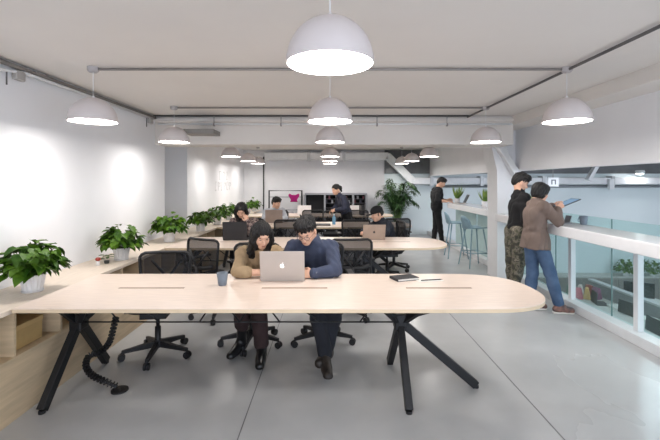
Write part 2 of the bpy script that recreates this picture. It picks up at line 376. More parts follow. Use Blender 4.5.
# ------------------------------------------------------------------ office chairs
def make_chair(label, loc, rz):
    t = thing('office_chair', label, 'office chair', loc, rz, 'black office chairs')
    sy = .0
    q = MB(); o = []
    for i in range(28):
        a = 2*PI*i/28; o.append((.235 * math.copysign(abs(math.cos(a)) ** .55, math.cos(a)), .225 * math.copysign(abs(math.sin(a)) ** .55, math.sin(a))))
    q.prism(o, .43, .49); q.build('seat', M_fab, t, bevel=.02)
    q = MB(); q.box((0, 0, .40), (.22, .30, .06)); q.tube([(.1, .05, .41), (.27, .05, .40)], .007, 6); q.build('tilt_mechanism', M_plast, t, bevel=.005)
    # backrest
    def bp(u, z):     # u in -1..1
        w = .185 + .045 * math.sin(min(1, (z - .52) / .40) * PI * .6)
        return Vector((u * w, -.235 - .05 * (z - .5) + .045 * (u*u) * .9 - .02 * math.sin((z-.5)/.42*PI), z))
    loop = []
    for i in range(9): loop.append(bp(-1, .54 + .34 * i / 8))
    for u in (-.93, -.8, -.4, 0, .4, .8, .93): loop.append(bp(u, .905 if abs(u) > .9 else .92))
    for i in range(9): loop.append(bp(1, .88 - .34 * i / 8))
    for u in (.8, .4, 0, -.4, -.8): loop.append(bp(u, .515))
    q = MB(); q.tube(loop, .014, 8, closed=True); fr = q.build('backrest', M_plast, t, True)
    q = MB(); n = 8; vs = [bp(-.98 + 1.96 * i / n, .515 + .40 * j / n) for j in range(n + 1) for i in range(n + 1)]
    q.add(vs, [(j*(n+1)+i, j*(n+1)+i+1, (j+1)*(n+1)+i+1, (j+1)*(n+1)+i) for j in range(n) for i in range(n)]); q.build('mesh_panel', M_mesh, fr, True)
    q = MB(); q.tube([(-.19, -.27, .64), (-.1, -.30, .62), (.1, -.30, .62), (.19, -.27, .64)], .022, 8); q.build('lumbar_bar', M_plast, fr, True)
    q = MB(); q.tube([(0, -.05, .41), (0, -.24, .43), (0, -.31, .50), (0, -.31, .63)], .022, 8)
    q.tube([(0, -.31, .62), (-.14, -.28, .80)], .012, 6); q.tube([(0, -.31, .62), (.14, -.28, .80)], .012, 6); q.build('back_support', M_plast, t, True)
    for s in (-1, 1):
        q = MB(); q.tube([(s*.12, .0, .42), (s*.25, .0, .43), (s*.265, 0, .5), (s*.265, 0, .66)], .014, 8); q.box((s*.265, .02, .67), (.06, .24, .025)); q.build('armrest', M_plast, t, bevel=.006)
    q = MB(); q.lathe([(.026, .12), (.026, .26), (.016, .26), (.016, .42)], 14); q.build('gas_column', M_plast, t, True)
    q = MB(); q.lathe([(.0005, .145), (.04, .14), (.045, .08), (.0005, .07)], 14)
    for k in range(5):
        a = 2*PI*k/5 + .3; u = Vector((math.cos(a), math.sin(a), 0)); w = Vector((-u.y, u.x, 0))
        p0 = u * .03; p1 = u * .29
        vs = [p0 + w*.022 + Vector((0,0,.135)), p0 - w*.022 + Vector((0,0,.135)), p0 - w*.022 + Vector((0,0,.08)), p0 + w*.022 + Vector((0,0,.08)),
              p1 + w*.014 + Vector((0,0,.088)), p1 - w*.014 + Vector((0,0,.088)), p1 - w*.014 + Vector((0,0,.062)), p1 + w*.014 + Vector((0,0,.062))]
        q.add(vs, [(0,1,5,4),(1,2,6,5),(2,3,7,6),(3,0,4,7),(4,5,6,7),(3,2,1,0)])
    q.build('star_base', M_plast, t, bevel=.003)
    for k in range(5):
        a = 2*PI*k/5 + .3; u = Vector((math.cos(a), math.sin(a), 0)); w = Vector((-u.y, u.x, 0)); c = u * .29
        q = MB()
        for s in (-1, 1):
            cc = c + w * .014 * s + Vector((0, 0, .03)); q.tube([cc - w * .009, cc + w * .009], .030, 14)
        q.tube([c + Vector((0, 0, .03)), c + Vector((0, 0, .07))], .008, 6); q.build('caster', M_plast, t)
    return t
chairs = [
 ('empty black mesh chair at the closest table, beside the potted plants', (-1.54, 3.58, 0), PI + .12),
 ('black chair the woman in the tan sweater sits on', (-.75, 3.84, 0), PI - .05),
 ('black chair the man in the blue pullover sits on', (-.07, 3.87, 0), PI + .12),
 ('empty black mesh chair behind the grey mug, turned away from the camera', (-1.30, 4.62, 0), -.5),
 ('empty black chair right behind the shoulder of the man in blue', (.21, 4.62, 0), .1),
 ('black chair under the long-haired woman with the black laptop', (-1.33, 6.52, 0), PI),
 ('black chair the man in the black cap sits on', (.91, 6.38, 0), PI / 2 + .12),
 ('empty black chair in front of the third table, behind the tan-sweater woman', (-.69, 6.86, 0), 0),
 ('empty black chair in front of the third table, behind the rose laptop', (.42, 6.86, 0), .05),
 ('empty black chair at the rounded end of the third table', (1.13, 7.08, 0), .1),
 ('black chair the man in the grey hoodie sits on', (-1.2, 8.68, 0), PI - .2),
 ('black chair whose backrest the standing woman leans on', (.08, 8.42, 0), PI),
 ('black chair in front of the farthest table, beside the leaning woman', (-.38, 9.1, 0), 0),
 ('black chair in front of the farthest table, behind the leaning woman', (.62, 9.12, 0), 0)]
ch0 = make_chair(*chairs[0])
for c in chairs[1:]: dup(ch0, *c)
CH0B = [o for o in C.objects if o.parent == ch0 and o.name.startswith('backrest')]

# ------------------------------------------------------------------ laptops
def logo_bm(z):
    q = MB()
    o = []
    for i in range(24):
        a = 2*PI*i/24; r = .017 * (1 - .16 * math.exp(-((a - PI/2) / .35) ** 2) - .08 * math.exp(-((a - 3*PI/2) / .3) ** 2))
        x, y = r * math.cos(a), r * 1.05 * math.sin(a)
        d = math.hypot(x - .019, y - .004)
        if d < .009: x -= (.009 - d)
        o.append((x, y))
    q.prism(o, 0, .0006)
    q.prism([(.001, .021), (.007, .024), (.009, .031), (.003, .028)], 0, .0006)
    return q
def make_laptop(label, loc, rz, w=.35, h=.235, col=None, tilt=.25, logo=True, name='laptop'):
    """hinge line at the origin; deck extends to +y, the lid rises and leans to -y"""
    m = col or M_alu
    t = thing(name, label, 'laptop', loc, rz)
    q = MB(); q.b2(-w/2, w/2, .004, h, 0, .014); q.build('deck', m, t, bevel=.004)
    q = MB(); q.b2(-w/2 + .03, w/2 - .03, .03, h * .55, .0142, .0152); q.build('keyboard', M_keys, t)
    q = MB(); q.b2(-.05, .05, h * .62, h - .012, .0142, .0148); q.build('trackpad', m, t)
    q = MB(); q.b2(-w/2, w/2, -.006, 0, 0, h); lid = q.build('lid', m, t, bevel=.003, loc=(0, 0, .012)); lid.rotation_euler = (tilt, 0, 0)
    q = MB(); q.b2(-w/2 + .008, w/2 - .008, .0003, .0013, .01, h - .008); q.build('screen', M_screen, lid)
    if logo:
        q = logo_bm(0); R = Matrix.Rotation(PI / 2, 3, 'X'); q.v = [tuple(R @ Vector(v) + Vector((0, -.0062, h * .5))) for v in q.v]
        q.build('logo', logo, lid)
    return t
M_logo = emit('lit_logo', (255, 255, 255), 1.0)
M_dlogo = mat('dark_logo', (60, 58, 60), .3)
ZT = .7425
make_laptop('silver laptop in front of the couple at the closest table', (-.385, 3.25, ZT), 0, .36, .245, logo=M_logo, tilt=.18)
make_laptop('rose-silver laptop in front of the man in the black cap', (.61, 5.56, ZT), .02, .31, .22, mat('rose_aluminium', (172, 156, 144), .4, metal=.35), .3, M_dlogo)
make_laptop('black laptop in front of the long-haired woman', (-1.31, 5.52, ZT), 0, .335, .25, mat('black_laptop_shell', (34, 34, 38), .5), .1, None)
make_laptop('brown-grey laptop in front of the man in the hoodie', (-1.10, 7.86, ZT), -.03, .34, .25, mat('rose_aluminium2', (160, 146, 138), .4, metal=.35), .1, None)
make_laptop('white laptop on the farthest table', (-.64, 9.95, ZT), 0, .34, .22, M_white, .15, None)
make_laptop('white laptop beside a dark binder on the farthest table', (.58, 10.0, ZT), .3, .3, .22, M_white, .2, None)
make_laptop('open silver laptop on the far bar in front of the man in black', (3.10, 9.25, 1.05), PI/2 - .12, .3, .22, tilt=.45, logo=None)

# ------------------------------------------------------------------ small objects
mg = thing('cup', 'grey tapered cup on the closest table', 'cup', (-.842, 3.13, ZT))
q = MB(); q.lathe([(.0005, 0), (.029, 0), (.033, .01), (.044, .098), (.040, .098), (.030, .012), (.0005, .010)], 28); q.build('cup_body', mat('grey_ceramic', (112, 122, 134), .45), mg, True)
nb = thing('notebook', 'closed black notebook with white pages beside the pencil', 'notebook', (.62, 3.33, ZT), .35)
q = MB(); q.b2(-.10, .10, -.07, .07, .0, .003); q.b2(-.10, .10, -.07, .07, .018, .021); q.b2(-.103, -.098, -.07, .07, 0, .021); q.build('cover', mat('notebook_cover', (38, 38, 42), .55), nb, bevel=.001)
q = MB(); q.b2(-.096, .094, -.066, .066, .003, .018); q.build('pages', mat('paper', (236, 234, 228), .8), nb)
pc = thing('pencil', 'slim dark pencil lying beside the black notebook', 'pencil', (.84, 3.28, ZT + .006), .2)
q = MB(); q.tube([(-.1, 0, 0), (.07, 0, 0)], .0045, 6); q.build('shaft', mat('pencil_dark', (60, 52, 48), .5), pc)
q = MB(); q.tube([(.07, 0, 0), (.09, 0, 0)], [.0045, .0008], 6); q.build('tip', M_slot, pc)
pp = MB(); pp.b2(-.12, .1, -.03, .06, 0, .0015); o = tag(pp.build('paper_sheet', mat('paper', (236, 234, 228), .8)), 'white paper slip under the pencil on the closest table', 'paper'); o.location = (.83, 3.27, ZT + .0005); o.rotation_euler.z = .15
bt = thing('water_bottle', 'blue plastic water bottle on the third table', 'bottle', (.075, 7.62, ZT))
q = MB(); q.lathe([(.0005, 0), (.03, 0), (.032, .02), (.032, .13), (.014, .165), (.014, .175)], 18); q.build('bottle_body', mat('blue_bottle', (120, 172, 205), .15, spec=.6), bt, True)
q = MB(); q.lathe([(.016, .172), (.016, .195), (.0005, .195)], 14); q.build('cap', mat('cap_blue', (200, 215, 225), .4), bt, True)
def flat_laptop(label, loc, rz, m):
    t = thing('closed_laptop', label, 'laptop', loc, rz); q = MB(); q.b2(-.16, .16, -.11, .11, 0, .012); q.build('deck', m, t, bevel=.003)
    q = MB(); q.b2(-.16, .16, -.11, .11, .0125, .02); q.build('lid', m, t, bevel=.003)
flat_laptop('closed dark laptop lying on the third table beside the bottle', (-.15, 7.5, ZT), 0, M_plast)
bd = thing('binder', 'dark upright binder behind the leaning woman on the farthest table', 'binder', (.78, 9.8, ZT), .2)
q = MB(); q.b2(-.04, -.035, -.11, .11, 0, .24); q.b2(.035, .04, -.11, .11, 0, .24); q.b2(-.04, .04, -.115, -.11, 0, .24); q.build('cover', M_plast, bd)
q = MB(); q.b2(-.033, .033, -.10, .10, .005, .22); q.build('pages', mat('paper', (236, 234, 228), .8), bd)
# bar items
bcup = thing('cup', 'grey cup on the white bar beside the tablet woman', 'cup', at(583, 222.5, 4.95) * 1.0); bcup.location.z = 1.05
bcup.location.x = 2.98; bcup.location.y = 4.7
q = MB(); q.lathe([(.0005, 0), (.032, 0), (.036, .01), (.046, .10), (.042, .10), (.033, .012), (.0005, .01)], 28); q.build('cup_body', mat('blue_grey_ceramic', (120, 132, 146), .45), bcup, True)
q = MB(); q.tube([(-.036, 0, .03), (-.062, 0, .035), (-.066, 0, .06), (-.056, 0, .08), (-.042, 0, .08)], .005, 6); q.build('handle', mat('blue_grey_ceramic', (120, 132, 146), .45), bcup, True)
ph = thing('phone_stand', 'small grey angled stand on the white bar beside the cup', 'phone stand', (2.86, 4.86, 1.05), .2)
q = MB(); q.b2(-.09, .05, -.05, .05, 0, .012); q.build('base', mat('stand_grey', (125, 128, 134), .4), ph, bevel=.003)
q = MB(); q.bar((.02, 0, .01), (.05, 0, .09), .09, .006); q.build('rest_plate', mat('stand_grey', (125, 128, 134), .4), ph)

# cable spine hanging from the closest table to the floor
cs = thing('cable_spine', 'black segmented cable spine hanging from the closest table to the floor', 'cable spine', (-1.57, 3.02, 0))
ctrl = [at(116, 317, 3.1), at(113, 330, 3.1), at(109, 343, 3.1), at(100, 352, 3.12), at(89, 356, 3.1), at(86, 366, 3.02), at(92, 375, 2.98), at(104, 381, 2.96), at(117, 386.5, 2.97)]
def spline(P, n):
    out = []
    for i in range(len(P) - 1):
        p0, p1, p2, p3 = P[max(i-1, 0)], P[i], P[i+1], P[min(i+2, len(P)-1)]
        for k in range(n):
            t = k / n; out.append(.5 * ((2*p1) + (p2-p0)*t + (2*p0-5*p1+4*p2-p3)*t*t + (3*p1-p0-3*p2+p3)*t**3))
    return out + [P[-1]]
cl = [p - cs.location for p in spline(ctrl, 4)]
q = MB()
for a, b in zip(cl[:-1], cl[1:]):
    m = (a + b) / 2; d = (b - a).normalized(); q.tube([m - d*.004, m + d*.004], .026, 8); q.bar(a, b, .018, .018)
q.build('segments', M_plast, cs)
q = MB(); q.lathe([(.0005, 0), (.06, 0), (.06, .012), (.0005, .02)], 18, (cl[-1].x + .02, cl[-1].y, 0)); q.build('foot', M_plast, cs)
q = MB(); q.box((cl[0].x, cl[0].y, .69), (.06, .06, .04)); q.build('top_bracket', M_plast, cs)

# ------------------------------------------------------------------ bar stools
def make_stool(label, loc, rz):
    t = thing('bar_stool', label, 'bar stool', loc, rz, 'blue-grey bar stools at the far bar'); m = mat('stool_blue_grey', (140, 170, 184), .5)
    n = 14; vs = []; fs = []
    for j in range(n + 1):
        v = j / n
        for i in range(n + 1):
            u = -1 + 2 * i / n
            if v < .6: y = .17 - .36 * v / .6; z = .70 + .02 * (u * u) - .01
            else:
                w = (v - .6) / .4; y = -.19 - .05 * w; z = .70 + .02 * u*u - .01 + .24 * w * (1 - .35 * u * u)
            x = u * (.19 - .03 * max(0, (v - .6)) / .4 - .02 * (v < .1))
            vs.append((x, y + .05 * u * u * (v > .6), z))
    for j in range(n):
        for i in range(n): fs.append((j*(n+1)+i, j*(n+1)+i+1, (j+1)*(n+1)+i+1, (j+1)*(n+1)+i))
    q = MB(); q.add(vs, fs); s = q.build('seat_shell', m, t, True); sm = s.modifiers.new('s', 'SOLIDIFY'); sm.thickness = .022
    for sx in (-1, 1):
        for sy in (-1, 1):
            q = MB(); q.tube([(sx*.12, sy*.11, .69), (sx*.21, sy*.20, 0)], [.014, .010], 8); q.build('leg', m, t, True)
    z = .26; f = lambda s: s * (.12 + .09 * (.69 - z) / .69); g = lambda s: s * (.11 + .09 * (.69 - z) / .69)
    q = MB(); q.tube([(f(-1), g(-1), z), (f(1), g(-1), z), (f(1), g(1), z), (f(-1), g(1), z)], .008, 6, closed=True); q.build('foot_rest', m, t, True)
    return t
s0 = make_stool('blue-grey bar stool standing beside the white column', (2.66, 7.38, 0), -PI/2 + .15)
dup(s0, 'blue-grey bar stool nearer the man in black', (2.60, 8.25, 0), -PI/2 - .1)

# ------------------------------------------------------------------ plants
M_leaf = mat('pothos_leaf', (88, 124, 30), .5, var=.0, scale=9, rgb2=(38, 76, 14), spec=.3)
M_stem = mat('stem_green', (92, 120, 60), .6)
M_pot = mat('white_pot', (228, 226, 226), .4)
M_soil = mat('soil', (60, 44, 34), .95)
M_palm = mat('palm_leaf', (56, 96, 44), .5, rgb2=(30, 62, 28), scale=5)
def leaf(q, p, d, up, L, W):
    d = d.normalized(); s = d.cross(up)
    if s.length < .01: s = Vector((1, 0, 0))
    s.normalize(); n = s.cross(d)
    pts = [(0, 0), (.12, .42), (.38, .5), (.7, .3), (1, 0)]
    vs = []
    for t, w in pts:
        base = p + d * L * t - n * (L * .28 * t * t)
        for k in (-1, 0, 1): vs.append(base + s * W * w * k + n * (abs(k) * W * .16 * (1 if w else 0)))
    fs = []
    for i in range(len(pts) - 1):
        for k in (0, 1): a = i * 3 + k; fs.append((a, a + 1, a + 4, a + 3))
    q.add(vs, fs)
def make_pothos(label, loc, seed, R=.20, H=.21, n=95, rz=0):
    rnd = random.Random(seed)
    t = thing('potted_pothos', label, 'potted plant', loc, rz, 'potted pothos plants on the counter')
    q = MB(); N = 32; pr = [(.050, 0), (.062, .012), (.082, .125), (.083, .13), (.075, .13), (.07, .11)]
    vs = []; fs = []
    for r, z in pr:
        for k in range(N):
            a = 2*PI*k/N; rr = r * (1 + (.035 if k % 2 else -.035)); vs.append((rr*math.cos(a), rr*math.sin(a), z))
    for i in range(len(pr)-1):
        for k in range(N): fs.append((i*N+k, i*N+(k+1)%N, (i+1)*N+(k+1)%N, (i+1)*N+k))
    q.add(vs, fs); q.build('pot', M_pot, t)
    q = MB(); q.lathe([(.0005, 0), (.066, 0), (.074, .012), (.068, .012)], 28); q.build('saucer', M_pot, t, True)
    q = MB(); q.lathe([(.0005, .112), (.074, .112)], 20); q.build('soil', M_soil, t)
    lv = MB(); st = MB()
    for i in range(int(n * 1.7)):
        a = rnd.uniform(0, 2*PI); e = rnd.uniform(0, 1) ** .6
        el = (1 - e) * PI / 2 * 1.0 - .12
        rr = rnd.uniform(.45, 1.0)
        dirv = Vector((math.cos(a) * math.cos(el), math.sin(a) * math.cos(el), math.sin(el)))
        p = Vector((0, 0, .17)) + Vector((dirv.x * R * rr, dirv.y * R * rr, dirv.z * H * rr))
        d = Vector((dirv.x, dirv.y, rnd.uniform(-.8, .25))) + Vector((rnd.uniform(-.5, .5), rnd.uniform(-.5, .5), 0))
        L = rnd.uniform(.07, .105); leaf(lv, p, d, Vector((rnd.uniform(-.4,.4), rnd.uniform(-.4,.4), 1)), L, L * .82)
        if i % 2 == 0: st.tube([(dirv.x*.03, dirv.y*.03, .11), tuple(Vector((0,0,.14)) + (p - Vector((0,0,.14))) * .6 + Vector((0,0,.02))), tuple(p)], .0022, 5)
    lv.build('foliage', M_leaf, t, True); st.build('stems', M_stem, t, True)
    return t
PL = [(3.0, -2.23, 'large potted pothos closest to the camera on the counter', .185, .22, 110), (4.22, -2.20, 'potted pothos beside the small figurine', .185, .21, 105), (5.5, -2.21, 'potted pothos at the recess, third along the counter', .20, .22, 105),
      (6.7, -2.17, 'potted pothos fourth along the counter', .2, .17, 85), (7.7, -2.17, 'potted pothos fifth along the counter, in front of a hidden one', .21, .2, 80), (8.7, -2.2, 'potted pothos sixth along the counter, partly behind another', .2, .2, 70),
      (10.3, -2.12, 'potted pothos past the long-haired woman', .22, .2, 60), (11.2, -2.12, 'farthest potted pothos on the counter', .2, .19, 60)]
for i, (y, x, l, R, H, n) in enumerate(PL): make_pothos(l, (x, y, .73), 10 + i, R, H, n)
fg = thing('figurine', 'tiny red and white ceramic figurine on the counter', 'figurine', (-2.28, 3.93, .73))
q = MB(); q.lathe([(.0005, 0), (.02, 0), (.018, .03), (.012, .045), (.0005, .05)], 16); q.build('body', M_pot, fg, True)
q = MB(); q.ell((0, 0, .062), (.024, .022, .02)); q.build('cap', mat('red_glaze', (160, 62, 52), .4), fg, True)
sp2 = thing('sprig_pot', 'little leafy sprig pot behind the figurine', 'potted plant', (-2.25, 4.03, .73))
q = MB(); q.lathe([(.0005, 0), (.02, 0), (.026, .03), (.022, .03), (.0005, .025)], 16); q.build('pot', mat('dark_pot', (60, 62, 60), .6), sp2, True)
q = MB(); rnd = random.Random(3)
for i in range(14):
    a = rnd.uniform(0, 2*PI); leaf(q, Vector((math.cos(a)*.02, math.sin(a)*.02, .04 + rnd.uniform(0, .05))), Vector((math.cos(a), math.sin(a), .3)), Vector((0,0,1)), .06, .035)
q.build('foliage', M_leaf, sp2, True)
def bar_plant(label, loc, seed, H=.3):
    rnd = random.Random(seed); t = thing('potted_grass_plant', label, 'potted plant', loc, 0, 'spiky potted plants on the bar')
    q = MB(); q.lathe([(.0005, 0), (.055, 0), (.07, .11), (.064, .11), (.0005, .1)], 22); q.build('pot', M_pot, t, True)
    q = MB()
    for i in range(34):
        a = rnd.uniform(0, 2*PI); k = rnd.uniform(.2, 1.2); d = Vector((math.cos(a)*k, math.sin(a)*k, 1)); leaf(q, Vector((math.cos(a)*.02, math.sin(a)*.02, .10)), d, Vector((math.cos(a), math.sin(a), .01)), H * rnd.uniform(.6, 1), .035)
    q.build('foliage', mat('lime_leaf', (150, 172, 78), .5, rgb2=(88, 124, 48)), t, True)
bar_plant('spiky potted plant at the end of the far bar, behind the man in black', (3.02, 9.50, 1.05), 5, .36)
bar_plant('spiky potted plant on the far bar, cut off by the column', (3.14, 8.1, 1.05), 6, .28)
bar_plant('spiky potted plant on the bar between the standing pair', (2.92, 5.9, 1.05), 8, .24)
# palm
pm = thing('potted_palm', 'tall bushy potted palm against the pale mint wall', 'potted palm', (1.85, 11.1, 0))
q = MB(); q.lathe([(.0005, 0), (.14, 0), (.19, .34), (.175, .34), (.0005, .30)], 24); q.build('pot', mat('palm_pot', (190, 182, 170), .6), pm, True)
rnd = random.Random(4); lv = MB(); st = MB()
for i in range(58):
    a = rnd.uniform(0, 2*PI); k = rnd.uniform(.10, .60); h = rnd.uniform(.85, 1.45)
    p0 = Vector((math.cos(a)*.05, math.sin(a)*.05, .3)); p3 = Vector((math.cos(a)*k, math.sin(a)*k, h + .25 - .35 * k)); p1 = Vector((math.cos(a)*k*.25, math.sin(a)*k*.25, h * .75)); p2 = Vector((math.cos(a)*k*.6, math.sin(a)*k*.6, h + .28))
    pts = []
    for j in range(9):
        t_ = j / 8; pts.append(p0*(1-t_)**3 + 3*p1*t_*(1-t_)**2 + 3*p2*t_*t_*(1-t_) + p3*t_**3)
    st.tube(pts, .006, 5)
    for j in range(3, 9):
        for s in (-1, 1):
            for h_ in (0, .5):
                d = (pts[j] - pts[j-1]).normalized(); side = d.cross(Vector((0,0,1))).normalized() * s
                leaf(lv, pts[j] - (pts[j] - pts[j-1]) * h_, d * .7 + side * .8 + Vector((0,0,-.35)), Vector((0,0,1)), .22 * (1.15 - abs(j-5)/8), .034)
lv.build('fronds', M_palm, pm, True); st.build('stems', M_stem, pm, True)

# ------------------------------------------------------------------ back of the room: shelving and clothes rack
sh = thing('shelving_unit', 'low grey-framed shelving with dark bays against the far wall', 'shelving', (.17, 11.68, 0))
mg_ = mat('grey_frame', (150, 152, 158), .5)
q = MB(); q.b2(-.9, .9, -.2, .2, 1.18, 1.23); q.b2(-.9, .9, -.2, .2, .0, .06)
q.build('frame', mg_, sh, bevel=.004)
for x in (-.9, -.32, .02, .50, .88):
    q = MB(); q.b2(x - .025, x + .025, -.2, .2, .06, 1.18); q.build('upright', mg_, sh)
q = MB(); q.b2(-.88, .88, .17, .2, .06, 1.18); q.build('back_panel', mat('dark_bay', (36, 36, 40), .7), sh)
for z in (.35, .62, .80, .94, 1.06):
    q = MB(); q.b2(-.3, .88, -.17, .18, z - .01, z); q.build('shelf', mat('dark_shelf', (70, 70, 76), .6), sh)
rnd = random.Random(12)
for k in range(14):
    x = -.27 + .082 * k
    if abs(x - .02) < .05 or abs(x - .5) < .05: continue
    h = rnd.uniform(.07, .10); q = MB(); q.b2(-.025, .025, -.1, .08, 0, h)
    q.build('b', None)
    o = C.objects[-1]; o.name = 'book'; o.data.materials.append(mat('book_%d' % (k % 3), [(60, 62, 74), (112, 66, 76), (140, 142, 150)][k % 3], .7)); o.location = (.17 + x, 11.65, 1.06 if k % 2 else .94)
    tag(o, 'small book in the dark shelving behind the leaning woman', 'book', 'books in the dark shelving')
rk = thing('clothes_rack', 'black metal rack frame behind the man in the hoodie', 'rack', (-1.28, 11.5, 0))
q = MB(); q.tube([(-.47, 0, 0), (-.47, 0, 1.30), (.47, 0, 1.30), (.47, 0, 0)], .025, 8); q.build('frame', M_black, rk)
for z in (1.12, .75):
    q = MB(); q.tube([(-.47, 0, z), (.47, 0, z)], .012, 6); q.build('rail', mg_, rk)
q = MB(); q.b2(-.45, .45, -.15, .15, .40, .43); q.build('shelf', mg_, rk)
gm = MB(); n = 10; vs = []
for j in range(7):
    z = 1.22 - .24 * j / 6
    for i in range(n + 1):
        u = -1 + 2*i/n; w = .12 + .03 * math.sin(j); vs.append((u * w * (1.1 if j < 2 else 1), .03 * math.sin(i * 2.2) - .05, z - .06 * (1 - abs(u)) * (j == 0)))
gm.add(vs, [(j*(n+1)+i, j*(n+1)+i+1, (j+1)*(n+1)+i+1, (j+1)*(n+1)+i) for j in range(6) for i in range(n)])
o = tag(gm.build('magenta_top', mat('magenta_cloth', (178, 24, 120), .8), smooth=True), 'magenta garment hanging in the black rack', 'garment'); o.location = (-1.03, 11.47, 0); o.modifiers.new('s', 'SOLIDIFY').thickness = .012
o = MB().b2(-.2, .2, -.12, .12, 0, .26).build('cardboard_carton', mat('carton_grey', (170, 168, 172), .7), bevel=.01, loc=(-1.25, 11.48, .43)); tag(o, 'pale grey carton on the rack shelf', 'carton')

# ------------------------------------------------------------------ lower office beyond the balustrade
ZD = -1.16
pt = thing('desk_partition', 'long grey desk partition on the floor below the balustrade', 'partition', (6.45, 7.0, -1.9))
q = MB(); q.b2(-.04, .04, -2.5, 2.9, .2, 1.02); q.build('panel', mat('partition_grey', (150, 150, 152), .7), pt)
q = MB(); q.b2(-.07, .07, -2.5, 2.9, 1.02, 1.06); q.build('cap_rail', mat('partition_cap', (200, 200, 202), .5), pt)
for x0, x1, l in ((5.25, 6.40, 'pale long desk on the near side of the lower partition'), (6.50, 7.6, 'pale long desk on the far side of the lower partition')):
    t = thing('lower_desk', l, 'desk', ((x0 + x1) / 2, 7.0, -1.9)); w = (x1 - x0) / 2
    q = MB(); q.b2(-w, w, -2.4, 2.8, .70, .735); q.build('desktop', mat('lower_desk_top', (196, 194, 190), .5), t)
    for y in (-2.3, 0, 2.7):
        for x in (-w + .1, w - .1): q = MB(); q.b2(x - .03, x + .03, y - .03, y + .03, 0, .70); q.build('leg', M_wmetal, t)
for i, (x, y, rz) in enumerate(((5.9, 8.95, 1.3), (6.05, 8.2, 1.7), (5.8, 7.2, 1.5), (6.0, 6.3, 1.6))):
    make_laptop('open black laptop on the lower desk, ' + ('farthest along the partition', 'second along the partition from the back', 'beside the balustrade post nearest the camera', 'nearest the cropped edge')[i], (x, y, ZD - .004), rz + PI, .36, .26, M_plast, -.1, None)
for i, (x, y) in enumerate(((6.2, 8.55), (6.2, 7.7), (6.2, 6.75))):
    o = MB().b2(-.15, .15, -.2, .2, 0, .05 + .02 * i).build('document_stack', mat('paper', (236, 234, 228), .8), bevel=.003, loc=(x, y, ZD - .004)); o.rotation_euler.z = .2 * i
    tag(o, ('stack of papers on the lower desk near the coloured bags', 'stack of papers on the lower desk between two laptops', 'stack of papers on the lower desk near the cropped edge')[i], 'papers')
for i, (x, y) in enumerate(((4.9, 9.2), (4.9, 8.1), (4.85, 7.0), (4.85, 5.9))):
    dup(ch0, 'black chair on the lower floor, ' + ('beside the coloured bags', 'second from the coloured bags', 'third from the coloured bags', 'closest to the cropped edge')[i], (x, y, -1.9), -PI/2 + .2 * (i % 2))
for i, (x, y) in enumerate(((6.95, 9.0), (7.0, 7.9), (6.9, 6.8))):
    t = thing('monitor', 'black desktop monitor behind the lower partition, ' + ('farthest one', 'middle one', 'closest one')[i], 'monitor', (x, y, ZD - .004), -.5, 'monitors behind the lower partition')
    q = MB(); q.b2(-.28, .28, -.02, .02, .12, .46); q.build('screen', M_screen, t, bevel=.004); q = MB(); q.b2(-.1, .1, -.08, .08, 0, .012); q.b2(-.02, .02, -.01, .02, 0, .2); q.build('stand', M_plast, t)
cbn = thing('low_cabinet', 'long low grey cabinet below the mint wall on the lower floor', 'cabinet', (7.6, 11.62, -1.9))
q = MB(); q.b2(-3.6, 3.6, -.22, .25, .72, .75); q.build('cabinet_top', mat('lower_desk_top', (196, 194, 190), .5), cbn)
q = MB(); q.b2(-3.6, 3.6, -.2, .25, 0, .72); q.build('cabinet_body', mat('cabinet_grey', (150, 144, 138), .6), cbn)
for k in range(12):
    q = MB(); q.b2(-3.57 + .6*k, -3.57 + .6*k + .56, -.215, -.2, .05, .68); q.build('door', mat('cabinet_door', (122, 118, 114), .6), cbn, bevel=.004)
for i, (x, y) in enumerate(((8.5, 11.5), (9.25, 11.5))):
    t = make_pothos(('dark green pot plant on the low cabinet, behind the post', 'dark green pot plant on the low cabinet, near the cropped edge')[i], (x, y, -1.15), 40 + i, .3, .34, 80); t['group'] = 'plants on the low cabinet'
cols = [(176, 96, 106), (196, 160, 96), (126, 70, 104), (92, 124, 104), (206, 190, 182), (150, 72, 66)]
for i in range(6):
    q = MB(); q.box((0, 0, .13), (.2, .16, .26)); q.v[4:8] = [(v[0] * .8, v[1] * .4, v[2]) for v in q.v[4:8]]
    o = q.build('shopping_bag', mat('bag_%d' % i, cols[i], .6), bevel=.015, loc=(5.75 + .22 * (i % 3), 9.3 + .25 * (i // 3), ZD - .004)); o.rotation_euler.z = i
    tag(o, ('pink', 'yellow', 'purple', 'green', 'cream', 'red')[i] + ' bag heaped at the end of the lower desk', 'bag', 'coloured bags on the lower desk')
# linear lights added on the void ceiling to brighten the lower office
for i, (x, y) in enumerate(((6, 3), (6, 7), (9.5, 3), (9.5, 7))):
    t = thing('added_void_light', 'added white linear fill light on the ceiling over the void', 'added light', (x, y, 2.45), 0, 'added fill lights over the void')
    q = MB(); q.b2(-.6, .6, -.12, .12, 0, .05); q.build('housing', M_wmetal, t); q = MB(); q.b2(-.58, .58, -.1, .1, -.012, -.002); q.build('diffuser', emit('void_fill_glow', (236, 244, 255), 34), t)
